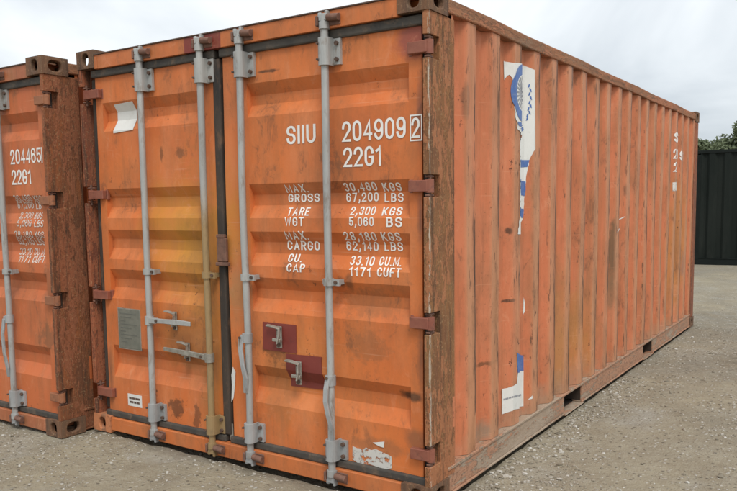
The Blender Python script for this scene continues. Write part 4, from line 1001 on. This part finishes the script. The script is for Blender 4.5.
# ------------------------------------------------------------------ left container
mats_left = dict(door=M['ldoor'], side=M['ldoor'], frame=M['lframe'], rail=M['rail'], bottom=M['lpost'], post=M['lpost'], cast=M['cast'], epost=M['lpost'], hinge=M['lhinge'])
LOFF = (-2.520, -0.180, -0.030)
left, ll, lr = make_container('shipping_container', LOFF, 0.0, dict(mats=mats_left, doors=True,
    label='orange container at the left edge with serial number 204465 and dark rusty corner post',
    bars=[(-1.866, 0.002, M['bar'], M['barlow'], 'L'), (-1.385, 0.002, M['bar'], M['barlow'], 'L'), (-1.100, 0.003, M['bar'], M['barlow'], 'R'), (-0.490, 0.003, M['bar'], M['barlow'], 'R')]))
FONT_W, FONT_SP = 0.13, 0.7
decals_on_door(lr, None, [('204465',10.8,41.3,148.5,163.5),('22G1',12,31.5,169.5,184.5)], M['letter'], PANELS, LOFF)
FONT_W, FONT_SP = 0.11, 1.1
lw = []
for a, b, u0, u1, v0, v1 in (('30,480','KGS',14.5,43,195,201.5),('67,200','LB',18,42,202,208.5),('2,300','KGS',20.5,43.5,212,218.5),('5,060','LBS',17,43.5,219.5,226.5),('28,180','KGS',14.5,44.5,231,237.5),('62,140','LBS',18.5,44.5,238,244.5),('33.10','CU.M',20.5,45.5,248,255),('1171','CUFT',19,45.5,255.5,262.5)):
    f = len(a)/(len(a)+len(b)+0.9); lw.append((a, u0, u0+(u1-u0)*f, v0, v1)); lw.append((b, u1-(u1-u0)*(len(b)/(len(a)+len(b)+0.9)), u1, v0+0.4, v1+0.4))
decals_on_door(lr, None, lw, M['letterleft'], PANELS, LOFF)
mb = MB(); xx, zz = D(42.6, 163, DOOR_Y+LOFF[1]); xx -= LOFF[0]; z2 = D(42.6, 147, DOOR_Y+LOFF[1])[1]-LOFF[2]
mb.box(xx-0.004, xx+0.004, DOOR_Y-0.004, DOOR_Y-0.0005, zz-LOFF[2], z2); mb.build('lettering', M['letter2'], lr)
handle(lr, [(-2,322,-0.20),(-1,335,-0.21),(2,350,-0.21),(3,362,-0.20),(2.5,372,-0.19)], (-0.490, 0.72), M['barlow'], 0.013, vertical=True)
h_ = [o for o in lr.children if o.name.startswith('handle') and 'catch' not in o.name][-1]
bpy.data.objects.remove(h_)
mb = MB(); hx = -0.490
mb.flatbar([(hx-0.030, -0.024, 0.720), (hx-0.040, -0.034, 0.62), (hx-0.030, -0.036, 0.50), (hx-0.012, -0.030, 0.40), (hx-0.018, -0.022, 0.34)], [0.014,0.014,0.013,0.015,0.012], 0.0055, (1,0,0))
mb.tube([(hx, BAR_Y, 0.696), (hx, BAR_Y, 0.744)], 0.0275, 12); mb.obox((hx-0.016, -0.016, 0.72), (0.022,0,0), (0,0.010,0), (0,0,0.016))
mb.build('handle', [M['barlow'], M['bolt']], lr, False, 0.002)

# ------------------------------------------------------------------ black container behind
mats_blk = dict(side=M['black'], frame=M['black2'], rail=M['black2'], bottom=M['black2'], post=M['black2'], cast=M['black2'], epost=M['black2'])
blk, _, _ = make_container('shipping_container', (-1.72, 14.55, -0.012), -math.pi/2, dict(mats=mats_blk,
    label='black corrugated container standing across the yard in the background'))
blk.scale = (1.055, 1.055, 1.055)

# ------------------------------------------------------------------ trees behind the black container
n = NT('tree_leaves'); gi = n.t.nodes.new('ShaderNodeNewGeometry'); oi = n.t.nodes.new('ShaderNodeObjectInfo')
c = n.mix(gi.outputs['Random Per Island'], (0.12,0.155,0.08), (0.22,0.255,0.14))
c = n.mix(n.rng(n.noise(0.5, 3), 0.35, 0.65, 0, 0.6), c, (0.13,0.16,0.09))
tl = n.t.nodes.new('ShaderNodeBsdfTranslucent'); n.t.links.new(c, tl.inputs[0]); mx = n.t.nodes.new('ShaderNodeMixShader'); mx.inputs[0].default_value = 0.25
n.finish(c, 0.55); n.t.links.new(n.b.outputs[0], mx.inputs[1]); n.t.links.new(tl.outputs[0], mx.inputs[2]); n.t.links.new(mx.outputs[0], n.out.inputs[0])
M['leaf'] = n.m
M['bark'] = simple('tree_bark', (0.09,0.07,0.05), (0.15,0.12,0.09), 6, 0.9, 0.5, 0, (1,1,0.3))
def tree(x, y, h, rx, label, seed, nleaf=7000):
    rt = random.Random(seed); root = empty('tree', (x, y, -0.05)); tag(root, label, 'tree', 'trees behind the black container')
    mb = MB(); mb.tube([(0,0,0), (0.1,0.05,h*0.25), (0.05,0.12,h*0.5), (0.1,0.1,h*0.85)], [0.22,0.17,0.12,0.03], 10)
    for k in range(9):
        a = rt.random()*6.28; z = h*rt.uniform(0.25,0.6); L = rx*rt.uniform(0.5,0.85)
        mb.tube([(0.07,0.07,z), (math.cos(a)*L*0.5, math.sin(a)*L*0.5, z+h*0.10), (math.cos(a)*L, math.sin(a)*L, z+h*0.24)], [0.08,0.05,0.015], 7)
    mb.build('trunk', M['bark'], root)
    clumps = []
    for k in range(60):
        a = rt.random()*6.28; t = rt.random(); zc = h*(0.30 + 0.62*t); rr_ = rx*math.sqrt(max(0.05, 1 - ((t-0.38)/0.68)**2))*rt.uniform(0.35,0.95)
        clumps.append((math.cos(a)*rr_, math.sin(a)*rr_, zc, rt.uniform(0.35,0.75)*rx*0.42))
    cb = MB()
    for k in range(nleaf):
        cx, cy, cz, r = clumps[rt.randrange(len(clumps))]
        v = Vector((rt.gauss(0,1), rt.gauss(0,1), rt.gauss(0,1))).normalized()*r*(rt.random()**0.4)
        p = Vector((cx, cy, cz)) + v*Vector((1,1,0.8)).length/1.62
        nn = (v.normalized()*0.6 + Vector((rt.gauss(0,1), rt.gauss(0,1), rt.gauss(0,1)+0.6))*0.6).normalized()
        a = nn.orthogonal().normalized(); b = nn.cross(a); s = rt.uniform(0.08, 0.14); th = rt.random()*6.28
        a, b = a*math.cos(th)+b*math.sin(th), b*math.cos(th)-a*math.sin(th)
        cb.face([p - a*s, p + b*s*0.55 + nn*s*0.15, p + a*s, p - b*s*0.55 + nn*s*0.15])
    cb.build('crown', M['leaf'], root)
tree(-4.3, 47.5, 6.3, 2.5, 'leafy green tree rising above the black container at the right edge', 3, 26000)
tree(-7.3, 50.0, 5.3, 1.6, 'small darker tree just left of the taller leafy tree', 5, 14000)
tree(0.2, 49.5, 7.0, 2.6, 'broad green tree mostly cut off by the right edge', 8, 22000)
